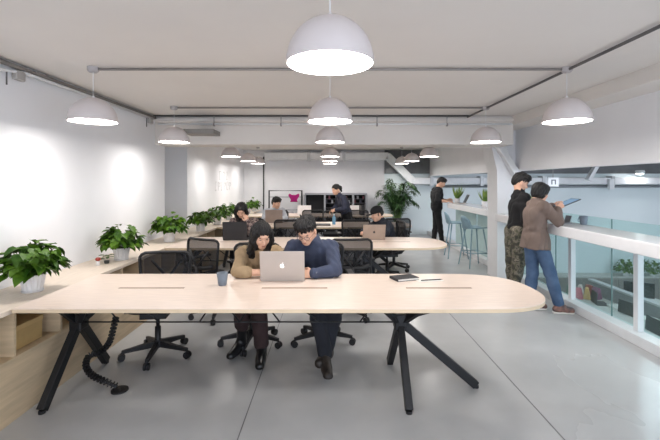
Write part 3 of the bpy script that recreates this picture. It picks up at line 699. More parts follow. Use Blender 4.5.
# ------------------------------------------------------------------ signed-distance modelling of figures
def npv(v): return np.array(tuple(v), dtype=np.float64)
class Ell:
    def __init__(s, c, r, R=None, k=.02, sub=False): s.c = npv(c); s.r = np.array(r); s.R = np.eye(3) if R is None else R; s.k = k; s.sub = sub
    def bb(s): e = np.abs(s.R) @ s.r; return s.c - e, s.c + e
    def f(s, P):
        q = (P - s.c) @ s.R; k0 = np.linalg.norm(q / s.r, axis=-1); k1 = np.linalg.norm(q / (s.r ** 2), axis=-1) + 1e-9
        return k0 * (k0 - 1) / k1
class RC:
    """round cone a->b, radii ra, rb; flat: flattening factor along axis n"""
    def __init__(s, a, b, ra, rb, k=.02, sub=False): s.a, s.b = npv(a), npv(b); s.ra, s.rb = ra, rb; s.k = k; s.sub = sub
    def bb(s): return np.minimum(s.a - s.ra, s.b - s.rb), np.maximum(s.a + s.ra, s.b + s.rb)
    def f(s, P):
        ba = s.b - s.a; pa = P - s.a; t = np.clip((pa @ ba) / max(ba @ ba, 1e-9), 0, 1)
        return np.linalg.norm(pa - t[..., None] * ba, axis=-1) - (s.ra + (s.rb - s.ra) * t)
class Half:
    """keeps only what lies on the n side of point c"""
    def __init__(s, c, n, k=.006): s.c = npv(c); s.n = npv(n); s.k = k; s.sub = True; s.all = True
    def bb(s): return None
    def f(s, P): return (P - s.c) @ s.n
def smin(a, b, k):
    h = np.clip(.5 + .5 * (b - a) / k, 0, 1); return b * (1 - h) + a * h - k * h * (1 - h)
def sdf_mesh(prims, h, noise=None):
    los = [p.bb()[0] for p in prims if not p.sub]; his = [p.bb()[1] for p in prims if not p.sub]
    pad = 3 * h + .012; lo = np.min(los, 0) - pad; hi = np.max(his, 0) + pad
    n = np.ceil((hi - lo) / h).astype(int) + 1
    D = np.full(n, .5); ax = [lo[i] + h * np.arange(n[i]) for i in range(3)]
    for p in prims:
        if p.bb() is None: s0, s1 = np.zeros(3, int), n
        else:
            m = p.k * 1.2 + 3 * h; b0, b1 = p.bb()
            s0 = np.clip(np.floor((b0 - m - lo) / h).astype(int), 0, n); s1 = np.clip(np.ceil((b1 + m - lo) / h).astype(int) + 1, 0, n)
        if np.any(s1 <= s0): continue
        sl = tuple(slice(a, b) for a, b in zip(s0, s1))
        P = np.stack(np.meshgrid(*[ax[i][sl[i]] for i in range(3)], indexing='ij'), -1)
        d = p.f(P); k = max(p.k, 1e-4)
        D[sl] = -smin(-D[sl], d, k) if p.sub else smin(D[sl], d, k)
    if noise is not None:
        P = np.stack(np.meshgrid(*ax, indexing='ij'), -1); near = np.abs(D) < 4 * h + .01
        D[near] += noise(P[near])
    D[0], D[-1] = .1, .1; D[:, 0], D[:, -1] = .1, .1; D[:, :, 0], D[:, :, -1] = .1, .1
    S = D < 0; nx, ny, nz = D.shape
    cnt = np.zeros((nx-1, ny-1, nz-1), np.int8)
    offs = [(i, j, k) for i in (0, 1) for j in (0, 1) for k in (0, 1)]
    for o in offs: cnt += S[o[0]:nx-1+o[0], o[1]:ny-1+o[1], o[2]:nz-1+o[2]]
    act = np.argwhere((cnt > 0) & (cnt < 8)); idx = np.full(cnt.shape, -1, int); idx[tuple(act.T)] = np.arange(len(act))
    V = {o: D[tuple((act + o).T)] for o in offs}
    acc = np.zeros((len(act), 3)); c = np.zeros(len(act))
    for o in offs:
        for a in range(3):
            if o[a]: continue
            o2 = list(o); o2[a] = 1; o2 = tuple(o2); va, vb = V[o], V[o2]; cr = (va < 0) != (vb < 0)
            t = np.where(cr, va / np.where(cr, va - vb, 1), 0); p = np.array(o, float) + 0 * acc; p[:, a] += t
            acc += p * cr[:, None]; c += cr
    pts = lo + h * (act + acc / c[:, None])
    F = []
    for a in range(3):
        b, d = (a + 1) % 3, (a + 2) % 3
        sa = [slice(None)] * 3; sb = [slice(None)] * 3; sa[a] = slice(0, -1); sb[a] = slice(1, None)
        A, B = S[tuple(sa)], S[tuple(sb)]; e = np.argwhere(A != B); e = e[(e[:, b] > 0) & (e[:, d] > 0)]
        fl = A[tuple(e.T)]
        def cell(db, dd): q = e.copy(); q[:, b] -= db; q[:, d] -= dd; return idx[tuple(q.T)]
        Q = np.stack([cell(1, 1), cell(0, 1), cell(0, 0), cell(1, 0)], 1)
        Q[~fl] = Q[~fl][:, ::-1]; F.append(Q)
    F = np.concatenate(F); F = F[(F >= 0).all(1)]
    return pts, F
class Fig:
    def __init__(s): s.v = []; s.f = []; s.n = 0
    def add(s, pf): s.v.append(pf[0]); s.f.append(pf[1] + s.n); s.n += len(pf[0]); return s
    def build(s, name, m, parent, org):
        v = np.concatenate(s.v) - npv(org); f = np.concatenate(s.f)
        me = bpy.data.meshes.new(name); me.vertices.add(len(v)); me.vertices.foreach_set('co', v.astype(np.float32).ravel())
        me.loops.add(len(f) * 4); me.loops.foreach_set('vertex_index', f.astype(np.int32).ravel())
        me.polygons.add(len(f)); me.polygons.foreach_set('loop_start', np.arange(0, len(f) * 4, 4, dtype=np.int32)); me.polygons.foreach_set('loop_total', np.full(len(f), 4, dtype=np.int32))
        me.update(calc_edges=True); me.validate(); return link(me, name, m, parent, True)
def frame(f, up=(0, 0, 1)):
    f = Vector(f).normalized(); r = f.cross(Vector(up)).normalized(); u = r.cross(f)
    return Matrix((r, f, u)).transposed()          # columns right, forward, up
def A3(M): return np.array([[M[i][j] for j in range(3)] for i in range(3)])
def folds(amp, sc=1., seed=0):
    def f(P):
        x, y, z = P[:, 0] * sc + seed, P[:, 1] * sc + seed * .7, P[:, 2] * sc
        return amp * (np.sin(38 * z + 14 * np.sin(9 * x + 5 * y)) * .5 + np.sin(31 * x + 27 * y + 22 * z + 3 * np.sin(19 * z)) * .5)
    return f
def hand_prims(w, d, side, n, curl, s=1.):
    """w wrist, d finger direction, side towards the thumb, n palm normal; curl per finger in radians"""
    w, d = Vector(w), Vector(d).normalized(); side = Vector(side); side = (side - d * side.dot(d)).normalized()
    n = side.cross(d) if n is None else Vector(n); n = (n - d * n.dot(d) - side * n.dot(side)).normalized()
    out = []; L = [.072, .080, .074, .058]
    for i in range(4):
        o = side * (.030 - .0195 * i) * s; kn = w + d * (.088 - .004 * abs(i - 1)) * s + o
        out.append(RC(w + o * .55 + d * .01, kn, .0125 * s, .0105 * s, .012))
        p = kn; a = curl * .5 + .08 * i
        for j, (fl, r) in enumerate(((.42, .0088), (.32, .0080), (.26, .0072))):
            dd = d * math.cos(a) + n * math.sin(a); p2 = p + dd * L[i] * fl * s; out.append(RC(p, p2, r * s, (r - .0008) * s, .003)); p = p2; a += curl * .75
    t0 = w + side * .024 * s + d * .02 * s; t1 = t0 + (side * .7 + d * .75 + n * .25) * .042 * s; t2 = t1 + (d * .85 + side * .12 + n * .5).normalized() * .034 * s; t3 = t2 + (d * .8 + n * .6 - side * .1).normalized() * .024 * s
    out += [RC(t0, t1, .014 * s, .0105 * s, .01), RC(t1, t2, .010 * s, .009 * s, .004), RC(t2, t3, .009 * s, .0075 * s, .003)]
    return out
def person(label, J, st):
    """J joints in world space, st style. Returns the body mesh (top level); hair and clothes are its children."""
    V = Vector; s = st.get('s', 1.); h = st.get('h', .006)
    pel, chest, neck = V(J['pelvis']), V(J['chest']), V(J['neck'])
    HR = frame(J['face'], J.get('face_up', (0, 0, 1))); hc = V(J['head']); R = A3(HR)
    def H(x, y, z): return hc + HR @ (V((x, y, z)) * s)
    def he(c, r, **k): return Ell(H(*c), [q * s for q in r], R, **k)
    org = V((pel.x, pel.y, J.get('floor', 0)))
    body = Fig()
    # head and neck in one piece
    hp = [he((0, -.015, .035), (.074, .094, .084), k=.02), he((0, .02, -.03), (.057, .066, .080), k=.03), he((0, .054, -.088), (.024, .024, .020), k=.03),
          he((-.036, .045, -.030), (.022, .026, .022), k=.02), he((.036, .045, -.030), (.022, .026, .022), k=.02),
          he((0, .078, .030), (.034, .012, .010), k=.012),
          he((-.031, .092, .004), (.019, .016, .013), k=.010, sub=True), he((.031, .092, .004), (.019, .016, .013), k=.010, sub=True),
          RC(H(0, .080, .008), H(0, .100, -.026), .007 * s, .011 * s, .010), he((-.010, .094, -.030), (.008, .008, .007), k=.006), he((.010, .094, -.030), (.008, .008, .007), k=.006),
          he((0, .084, -.052), (.020, .008, .005), k=.005), he((0, .082, -.063), (.018, .009, .006), k=.005),
          he((-.077, -.012, -.012), (.009, .019, .031), k=.008), he((.077, -.012, -.012), (.009, .019, .031), k=.008),
          RC(H(0, -.030, -.03), neck, .052 * s, .052 * s, .03), RC(neck, neck.lerp(chest, .25), .050 * s, .050 * s, .03)]
    body.add(sdf_mesh(hp, h * .72))
    # trunk and limbs
    sl, sr = V(J['sho_l']), V(J['sho_r']); hx = (V(J['hip_r']) - V(J['hip_l'])).normalized(); sx = (sr - sl).normalized(); sw = (sr - sl).length / 2
    fat = st.get('fat', .88) * s; mid = pel.lerp(chest, .5) + V(J.get('bow', (0, 0, 0)))
    def trunk(e, bottom=0., top=1.):
        out = []
        lv = [(pel, hx, .085, .118), (pel.lerp(mid, .5), hx.lerp(sx, .3), .075, .108), (mid, hx.lerp(sx, .5), .072, .104), (mid.lerp(chest, .5), hx.lerp(sx, .8), .080, .110), (chest, sx, max(.06, sw * .62), .108)]
        for c, x, w, r in lv: out.append(RC(c - x * w * fat, c + x * w * fat, r * fat * e, r * fat * e, .05))
        top_ = (sl + sr) / 2; ts = 1 if e > 1 else .85; out.append(RC(sl + sx * .02, sr - sx * .02, .062 * s * e, .062 * s * e, .05))
        out.append(RC(neck + V((0, 0, -.02)), top_, .062 * s * e * ts, .075 * s * e * ts, .04)); return out
    def arm(side, e, r0=.055, r1=.043, r2=.034, upto=1.):
        a, b, c = V(J['sho_' + side]), V(J['elb_' + side]), V(J['wri_' + side]); 
        return [RC(a, b, r0 * s * e, r1 * s * e, .03), RC(b, b.lerp(c, upto), r1 * s * e, (r1 + (r2 - r1) * upto) * s * e, .015)]
    def leg(side, e, r0=.088, r1=.062, r2=.046, upto=1.):
        a, b, c = V(J['hip_' + side]), V(J['kne_' + side]), V(J['ank_' + side])
        return [RC(a, b, r0 * s * e, r1 * s * e, .04), RC(b, b.lerp(c, .4), r1 * s * e, (r1 * .96) * s * e, .02), RC(b.lerp(c, .4), b.lerp(c, upto), r1 * .96 * s * e, (r2 if upto == 1 else r1 * .9) * s * e, .02)]
    bp = trunk(.80)
    for d in 'lr': bp += arm(d, .78, .050, .042, .031) + leg(d, .80, .085, .06, .042)
    body.add(sdf_mesh(bp, h * 1.7))
    for d in 'lr':
        w = V(J['wri_' + d]); hd = J.get('hand_' + d)
        el = V(J['elb_' + d]); dd, side, n, curl = hd if hd else ((w - el), (0, 0, 1), (1 if d == 'l' else -1, 0, 0), .5)
        q = hand_prims(w, dd, side, n, curl, .97 * s) + [RC(el.lerp(w, .45), w, .036 * s, .027 * s, .02)]
        body.add(sdf_mesh(q, max(.0034, h * .55)))
    P = body.build('person', st.get('skin', M_skin), None, org); P.location = org; tag(P, label, 'person')
    # upper garment
    k = st.get('upto', (1., 1.)); th = st.get('thick', 1.06)
    g = trunk(th) + arm('l', th * 1.04, .058, .050, .040, k[0]) + arm('r', th * 1.04, .058, .050, .040, k[1])
    if 'hem' in st:
        hm = V(st['hem']); g.append(RC(pel - hx * .07 * fat, hm - hx * .08 * fat, .110 * s * th, .122 * s * th, .04)); g.append(RC(pel + hx * .07 * fat, hm + hx * .08 * fat, .110 * s * th, .122 * s * th, .04))
        g.append(Half(hm, (0, 0, 1)))
    if st.get('collar'): g.append(RC(neck.lerp(chest, .1), neck + (hc - neck) * .22, .066 * s, .060 * s, .02))
    Fig().add(sdf_mesh(g, h * 1.25, folds(st.get('fold', .006), 1, len(label)))).build(st.get('top_name', 'sweater'), st['top'], P, (0, 0, 0)).location = -org
    # trousers
    pr_ = st.get('hipr', .116); lg = [RC(pel - hx * .07 * s, pel + hx * .07 * s, pr_ * s, pr_ * s, .04)]
    u = st.get('leg_upto', (1., 1.)); lr = st.get('leg_r', (.094, .068, .052))
    lg += leg('l', 1.02, *lr, u[0]) + leg('r', 1.02, *lr, u[1])
    Fig().add(sdf_mesh(lg, h * 1.4, folds(.004, .8, 3))).build(st.get('leg_name', 'trousers'), st['legs'], P, (0, 0, 0)).location = -org
    for d in 'lr':
        a, t = V(J['ank_' + d]), V(J['toe_' + d]); f = (t - a); low = V((f.x, f.y, 0)).normalized() if abs(f.z) < f.length * .8 else f.normalized()
        dn = J.get('sole_' + d); dn = V(dn).normalized() if dn else V((0, 0, -1)); heel = a - f.normalized() * .0 + dn * .055
        toe = t + dn * 0; q = [RC(heel - low * .03, toe, .042 * s, .034 * s, .02), RC(a + (V(J['kne_' + d]) - a).normalized() * st.get('boot', .03), heel, .047 * s, .044 * s, .02), RC(heel.lerp(toe, .5) + (-dn) * .01, toe, .04 * s, .034 * s, .02), RC(a, heel.lerp(toe, .6), .046 * s, .038 * s, .02)]
        sp_ = heel + dn * .042 * s
        q.append(Half(sp_, -dn, .008))
        Fig().add(sdf_mesh(q, max(.004, h * .9))).build('shoe', st['shoe'], P, (0, 0, 0)).location = -org
        if 'sole' in st:
            q = [RC(sp_ - low * .03, toe + dn * ((sp_ - toe).dot(dn)), .044 * s, .036 * s, .01), Half(sp_ + dn * .008, -dn, .002), Half(sp_ - dn * .012, dn, .002)]
            Fig().add(sdf_mesh(q, .004)).build('sole', st['sole'], P, (0, 0, 0)).location = -org
    # face details
    def bit(name, m, prs):
        q = MB()
        for c, r in prs: q.ell(H(*c) - org, [v * s for v in r], 10, 6, HR)
        q.build(name, m, P, True)
    M_eye = mat('eye_dark', (34, 24, 22), .3); M_brow = mat('eyebrow', (38, 30, 28), .8)
    bit('eyes', M_eye, [((-.031, .0765, .003), (.012, .005, .0035)), ((.031, .0765, .003), (.012, .005, .0035))])
    bit('eyebrows', M_brow, [((-.032, .0775, .024), (.016, .006, .003)), ((.032, .0775, .024), (.016, .006, .003))])
    bit('lips', mat('lips', (176, 96, 88), .45), [((0, .0885, -.0565), (.017, .0045, .005))])
    # hair
    hs = st['hair']; drape = V((0, 0, -1))
    if hs == 'short':
        q = [he((0, -.022, .052), (.086, .102, .086), k=.02), he((.012, .034, .098), (.068, .062, .042), k=.03), he((.0, -.07, .0), (.066, .05, .07), k=.03),
             he((0, .098, -.026), (.068, .070, .078), k=.012, sub=True), he((-.082, .03, -.045), (.03, .06, .05), k=.01, sub=True), he((.082, .03, -.045), (.03, .06, .05), k=.01, sub=True)]
        q[0] = he((0, -.022, .046), (.081, .098, .082), k=.02); rn = random.Random(len(label))
        for i in range(70):
            a = rn.uniform(0, 2*PI); e = rn.uniform(.15, 1.0); dl = V((math.cos(a) * math.cos(e * 1.5), math.sin(a) * math.cos(e * 1.5), math.sin(e * 1.5)))
            p0 = V((dl.x * .078, dl.y * .094 - .022, dl.z * .080 + .048))
            if p0.y > .03 and p0.z < .075: continue
            p1 = p0 + V((dl.x * .016 + rn.uniform(-.018, .018), dl.y * .012 + .012 + rn.uniform(-.018, .018), dl.z * .016 - .006))
            q.append(RC(H(*p0), H(*p1), .011 * s, .006 * s, .012))
        for i in range(9):
            x = -.055 + .0135 * i; q.append(RC(H(x, .060, .100), H(x + rn.uniform(0, .014), .082 - x * x * 6, .045 + rn.uniform(-.006, .014)), .012 * s, .005 * s, .008))
    elif hs == 'long':
        q = [he((0, -.020, .045), (.084, .102, .087), k=.02)]; rn = random.Random(5)
        for i in range(26):
            sg = -1 if i % 2 else 1; fl = V(st.get('fall_' + ('l' if sg < 0 else 'r'), (0, 0, -.17)))
            x = sg * rn.uniform(.066, .090); y = rn.uniform(-.08, .035)
            m_ = H(x, y, -.03); q.append(RC(H(x * .9, y, .05), m_, .012 * s, .010 * s, .01)); q.append(RC(m_, m_ + fl * rn.uniform(.8, 1.25) + V((rn.uniform(-.015, .015), rn.uniform(-.015, .015), 0)), .011 * s, .004 * s, .008))
        for sg in (-1, 1):
            q += [RC(H(sg * .065, .012, .03), H(sg * .078, .02, -.05), .030 * s, .028 * s, .03), RC(H(sg * .078, .01, -.05), H(sg * .08, .015, -.05) + V(st.get('fall_' + ('l' if sg < 0 else 'r'), (0, 0, -.17))), .032 * s, .024 * s, .03)]
        q += [RC(H(0, -.07, 0), H(0, -.08, -.05) + V(st.get('fall_b', (0, .03, -.16))), .07 * s, .06 * s, .04), he((0, .105, -.04), (.060, .070, .096), k=.012, sub=True)]
    elif hs == 'bob':
        q = [he((0, -.020, .042), (.092, .108, .092), k=.02), he((0, -.035, -.02), (.090, .080, .078), k=.03), he((0, .045, .075), (.064, .055, .04), k=.02), he((0, .112, -.04), (.056, .074, .092), k=.012, sub=True),
             Half(H(0, 0, -.095), HR @ V((0, 0, 1)), .01)]
    elif hs == 'bun':
        q = [he((0, -.018, .042), (.082, .102, .086), k=.02), he((0, -.135, .02), (.042, .04, .042), k=.02), RC(H(0, -.13, .0), H(0, -.15, -.07), .03 * s, .02 * s, .02), he((0, .108, -.026), (.068, .074, .084), k=.012, sub=True)]
    elif hs == 'cap':
        q = [he((0, -.03, .005), (.082, .088, .065), k=.02), he((0, .098, -.026), (.074, .075, .09), k=.012, sub=True)]
    hn = st.get('hair_noise', .0045)
    def hnoise(Pt):
        L = (Pt - npv(hc)) @ R; a = np.arctan2(L[:, 0], L[:, 1] + .02)
        return hn * (np.sin(a * 34 + 3 * np.sin(L[:, 2] * 40)) * .6 + np.sin(a * 17 + L[:, 2] * 70) * .6)
    Fig().add(sdf_mesh(q, h * .8, hnoise)).build('hair', M_hair, P, (0, 0, 0)).location = -org
    if hs == 'cap':
        q = [he((0, -.012, .050), (.088, .106, .080), k=.02), Half(H(0, 0, .022), HR @ V((0, 0, 1)), .004)]
        Fig().add(sdf_mesh(q, h * .8)).build('cap', st['cap'], P, (0, 0, 0)).location = -org
        q = [he((0, .125, .030), (.062, .062, .008), k=.01)]
        Fig().add(sdf_mesh(q, .004)).build('cap_visor', st['cap'], P, (0, 0, 0)).location = -org
    if st.get('glasses'):
        g = MB()
        for sg in (-1, 1): g.tube([H(sg * .032 + .023 * math.cos(2*PI*i/20), .094, .001 + .020 * math.sin(2*PI*i/20)) - org for i in range(20)], .0017, 6, closed=True)
        g.tube([H(-.01, .096, .005) - org, H(.01, .096, .005) - org], .0015, 6)
        for sg in (-1, 1): g.tube([H(sg * .055, .093, .004) - org, H(sg * .078, .04, .008) - org, H(sg * .083, -.01, .004) - org], .0016, 6)
        gl = g.build('glasses', mat('glasses_frame', (92, 48, 40), .3), P, True)
        g = MB()
        for sg in (-1, 1): g.ell(H(sg * .032, .094, .001) - org, (.022, .0012, .019), 16, 6, HR)
        g.build('lenses', M_lens, gl, True)
    if st.get('watch'):
        d = st['watch']; w = V(J['wri_' + d]); dr = (w - V(J['elb_' + d])).normalized(); c = w - dr * .012 - org
        g = MB(); g.tube([c - dr * .011, c + dr * .011], .0345 * s, 18, cap=False); wt = g.build('watch', mat('watch_strap', (170, 166, 160), .3, metal=.8), P, True)
        g = MB(); up = V(st.get('watch_up', (0, -.7, .7))).normalized(); g.tube([c + up * .030, c + up * .040], .019, 16); g.build('watch_face', mat('watch_dial', (210, 210, 206), .2, metal=.4), wt)
    return P
# ---------------------------------------------------------------- clothing materials
C_tan = mat('tan_knit', (170, 146, 114), .95, var=.06, scale=14, bump=.5, bscale=220)
C_navy = mat('navy_pullover', (64, 72, 94), .9, var=.08, scale=10, bump=.4, bscale=260)
C_wine = mat('wine_trousers', (52, 36, 36), .9, var=.1)
C_dark = mat('dark_denim', (34, 36, 44), .9, var=.1)
C_black = mat('black_jersey', (22, 22, 25), .92, var=.1)
C_brown = mat('taupe_cardigan', (122, 106, 98), .97, var=.05, bump=.6, bscale=180)
C_jeans = mat('blue_denim', (84, 106, 136), .9, var=.12, scale=6, bump=.3, bscale=300, rgb2=(56, 80, 112))
C_grey = mat('grey_hoodie', (168, 172, 180), .95, var=.05)
C_boot = mat('black_boot', (20, 20, 22), .3); C_bboot = mat('brown_black_boot', (52, 46, 42), .5, var=.2, scale=20)
C_snk = mat('two_tone_sneaker', (160, 118, 104), .6, rgb2=(70, 62, 66), scale=14); C_sole = mat('white_sole', (226, 224, 218), .6)
def camo():
    m = mat('camouflage_cloth', (100, 96, 80), .9); nt = m.node_tree; b = nt.nodes['Principled BSDF']
    n = nt.nodes.new('ShaderNodeTexNoise'); n.inputs['Scale'].default_value = 14; n.inputs['Detail'].default_value = 2
    tc = nt.nodes.new('ShaderNodeTexCoord'); nt.links.new(tc.outputs['Object'], n.inputs['Vector'])
    r = nt.nodes.new('ShaderNodeValToRGB'); r.color_ramp.interpolation = 'CONSTANT'
    e = r.color_ramp.elements; e[0].position = 0; e[0].color = (*lin((66, 64, 58)), 1); e[1].position = .44; e[1].color = (*lin((92, 90, 72)), 1)
    for p, c in ((.5, (116, 110, 98)), (.58, (76, 73, 64)), (.64, (134, 126, 112))): x = e.new(p); x.color = (*lin(c), 1)
    nt.links.new(n.outputs['Fac'], r.inputs[0]); nt.links.new(r.outputs[0], b.inputs['Base Color']); return m
def plaid():
    m = mat('plaid_shirt', (120, 104, 100), .9); nt = m.node_tree; b = nt.nodes['Principled BSDF']
    tc = nt.nodes.new('ShaderNodeTexCoord'); c = nt.nodes.new('ShaderNodeTexChecker'); c.inputs['Scale'].default_value = 22
    c.inputs['Color1'].default_value = (*lin((150, 132, 126)), 1); c.inputs['Color2'].default_value = (*lin((74, 60, 62)), 1)
    mp = nt.nodes.new('ShaderNodeMapping'); mp.inputs['Rotation'].default_value = (.3, .6, .2)
    nt.links.new(tc.outputs['Object'], mp.inputs[0]); nt.links.new(mp.outputs[0], c.inputs['Vector']); nt.links.new(c.outputs['Color'], b.inputs['Base Color']); return m
C_camo = camo(); C_plaid = plaid()

# ---------------------------------------------------------------- the couple at the closest table
J = dict(pelvis=(-.70, 3.90, .56), chest=(-.655, 3.66, .86), neck=(-.625, 3.56, .975), head=(-.59, 3.46, 1.085), face=(.38, -.82, -.42),
  sho_r=(-.79, 3.60, .905), sho_l=(-.49, 3.68, .905), elb_r=(-.775, 3.36, .795), wri_r=(-.62, 3.36, .79), elb_l=(-.40, 3.48, .79), wri_l=(-.46, 3.36, .785),
  hand_r=((1, .12, -.12), (0, .9, .5), (0, .3, -1), .5), hand_l=((-.6, -.3, -.1), (.2, -.6, .8), (0, 0, -1), .4),
  hip_r=(-.79, 3.88, .54), hip_l=(-.61, 3.88, .54), kne_r=(-.76, 3.46, .53), kne_l=(-.62, 3.44, .53), ank_r=(-.80, 3.62, .12), ank_l=(-.59, 3.46, .12), toe_r=(-.86, 3.46, .045), toe_l=(-.575, 3.27, .045))
person('seated woman in a tan sweater with long black hair, beside the man in blue', J,
  dict(s=.94, h=.0058, hair='long', top=C_tan, legs=C_wine, shoe=C_boot, top_name='sweater', leg_upto=(.9, .6), leg_r=(.094, .074, .066), upto=(.8, .55), boot=.13,
       fall_l=(-.05, .03, -.15), fall_r=(.02, .02, -.06), fall_b=(-.07, .04, -.16), thick=1.08))
J = dict(pelvis=(-.07, 3.93, .57), chest=(-.11, 3.70, .90), neck=(-.155, 3.58, 1.03), head=(-.205, 3.45, 1.125), face=(-.22, -.80, -.56),
  sho_r=(-.33, 3.60, .965), sho_l=(.01, 3.64, .955), elb_r=(-.40, 3.42, .80), wri_r=(-.31, 3.42, .785), elb_l=(.045, 3.40, .80), wri_l=(-.135, 3.34, .785),
  hand_r=((.5, -.1, .0), (-.2, 0, .8), (0, 0, -1), .4), hand_l=((-1, .05, -.05), (0, .5, .8), (0, .6, -.5), .7),
  hip_r=(-.16, 3.92, .55), hip_l=(.02, 3.92, .55), kne_r=(-.13, 3.44, .55), kne_l=(.06, 3.44, .55), ank_r=(-.04, 3.26, .14), ank_l=(-.02, 3.36, .16), toe_r=(-.015, 3.08, .055), toe_l=(-.085, 3.20, .10))
person('seated man in a navy pullover and glasses, looking down beside the silver laptop', J,
  dict(s=1., h=.006, hair='short', top=C_navy, legs=C_dark, shoe=C_bboot, top_name='pullover', glasses=True, watch='l', watch_up=(0, -.8, .6), collar=True, boot=.12, upto=(.95, .80), thick=1.10, leg_r=(.096, .070, .055)))
# standing pair by the bar
J = dict(pelvis=(2.465, 4.80, .86), chest=(2.455, 4.80, 1.17), neck=(2.48, 4.80, 1.325), head=(2.535, 4.81, 1.42), face=(.90, .28, -.26), floor=0,
  sho_r=(2.495, 4.66, 1.26), sho_l=(2.50, 4.94, 1.26), elb_r=(2.63, 4.60, 1.09), wri_r=(2.675, 4.70, 1.235), elb_l=(2.60, 5.0, 1.10), wri_l=(2.73, 4.90, 1.255),
  hand_r=((.7, .2, .55), (0, .5, .8), (.2, .9, -.1), .9), hand_l=((.8, -.1, .4), (0, -.6, .8), (0, -1, -.1), .9),
  hip_r=(2.47, 4.72, .84), hip_l=(2.45, 4.87, .84), kne_r=(2.60, 4.72, .48), kne_l=(2.46, 4.86, .46), ank_r=(2.70, 4.72, .105), ank_l=(2.43, 4.88, .105), toe_r=(2.835, 4.70, .04), toe_l=(2.60, 4.86, .04))
person('standing woman in a taupe cardigan and blue jeans holding a tablet', J,
  dict(s=.95, h=.006, hair='bob', top=C_brown, legs=C_jeans, shoe=C_snk, sole=C_sole, top_name='cardigan', hem=(2.46, 4.80, .76), thick=1.16, fat=.80, hipr=.105, upto=(.98, .9), leg_upto=(.97, .93), leg_r=(.092, .070, .060), boot=.02))
J = dict(pelvis=(2.53, 5.38, .90), chest=(2.53, 5.38, 1.24), neck=(2.54, 5.38, 1.42), head=(2.565, 5.38, 1.54), face=(.86, -.10, -.42),
  sho_r=(2.54, 5.22, 1.34), sho_l=(2.58, 5.54, 1.34), elb_r=(2.53, 5.18, 1.06), wri_r=(2.62, 5.10, .90), elb_l=(2.64, 5.60, 1.10), wri_l=(2.80, 5.55, 1.09),
  hand_r=((1, .2, 0), (0, .2, 1), (0, 1, 0), .5), hand_l=((1, 0, 0), (0, -1, .2), (0, 0, -1), .3),
  hip_r=(2.49, 5.29, .88), hip_l=(2.49, 5.47, .88), kne_r=(2.49, 5.28, .48), kne_l=(2.48, 5.46, .48), ank_r=(2.42, 5.28, .11), ank_l=(2.50, 5.48, .11), toe_r=(2.58, 5.26, .04), toe_l=(2.66, 5.46, .04))
person('standing man in a black sweater and camouflage trousers, looking at the tablet', J,
  dict(s=1., h=.0065, hair='short', top=C_black, legs=C_camo, shoe=C_boot, top_name='sweater', collar=True, thick=1.1, upto=(.95, .95), leg_r=(.098, .078, .064), boot=.1, hem=(2.53, 5.38, .87), fat=.82))
# man at the far bar
J = dict(pelvis=(2.73, 9.95, .92), chest=(2.73, 9.93, 1.25), neck=(2.76, 9.90, 1.42), head=(2.83, 9.86, 1.53), face=(.80, -.35, -.50),
  sho_r=(2.76, 9.76, 1.35), sho_l=(2.72, 10.1, 1.35), elb_r=(2.66, 9.66, 1.10), wri_r=(2.88, 9.60, 1.085), elb_l=(2.85, 10.08, 1.10), wri_l=(2.98, 9.90, 1.10),
  hand_r=((1, -.1, 0), (0, 1, .2), (0, 0, -1), .3), hand_l=((.6, -.9, 0), (.3, .3, .8), (0, 0, -1), .3),
  hip_r=(2.72, 9.85, .90), hip_l=(2.74, 10.04, .90), kne_r=(2.78, 9.82, .48), kne_l=(2.72, 10.0, .48), ank_r=(2.84, 9.88, .10), ank_l=(2.66, 9.95, .10), toe_r=(2.96, 9.80, .04), toe_l=(2.72, 9.82, .04))
J = {k: (tuple(v[:1][0] - .08 if i == 0 else q for i, q in enumerate(v)) if isinstance(v[0], float) and k != 'face' else v) for k, v in J.items()}
person('standing man all in black with rolled sleeves, typing at the end of the far bar', J,
  dict(s=1., h=.009, hair='short', top=C_black, legs=C_black, shoe=C_boot, top_name='shirt', fat=1., thick=1.1, upto=(.35, .35), leg_r=(.092, .066, .055)))
# long-haired woman behind the black laptop
J = dict(pelvis=(-1.34, 6.45, .56), chest=(-1.33, 6.27, .86), neck=(-1.33, 6.20, .985), head=(-1.355, 6.10, 1.115), face=(.10, -.86, -.50),
  sho_r=(-1.50, 6.22, .93), sho_l=(-1.17, 6.22, .93), elb_r=(-1.54, 6.0, .80), wri_r=(-1.43, 5.84, .79), elb_l=(-1.14, 5.95, .80), wri_l=(-1.235, 5.98, .955),
  hand_r=((.3, -1, 0), (.9, .3, 0), (0, 0, -1), .3), hand_l=((-.3, -.1, 1), (-.8, -.3, 0), (-.3, 1, 0), .9),
  hip_r=(-1.43, 6.43, .54), hip_l=(-1.25, 6.43, .54), kne_r=(-1.44, 6.0, .53), kne_l=(-1.24, 6.0, .53), ank_r=(-1.44, 6.0, .1), ank_l=(-1.24, 6.0, .1), toe_r=(-1.44, 5.86, .04), toe_l=(-1.24, 5.86, .04))
person('seated woman with long black hair in a plaid shirt, resting her chin on her hand', J,
  dict(s=.95, h=.0075, hair='long', top=C_plaid, legs=C_dark, shoe=C_boot, top_name='shirt', fall_l=(-.03, .03, -.14), fall_r=(.03, .03, -.14), thick=1.1))
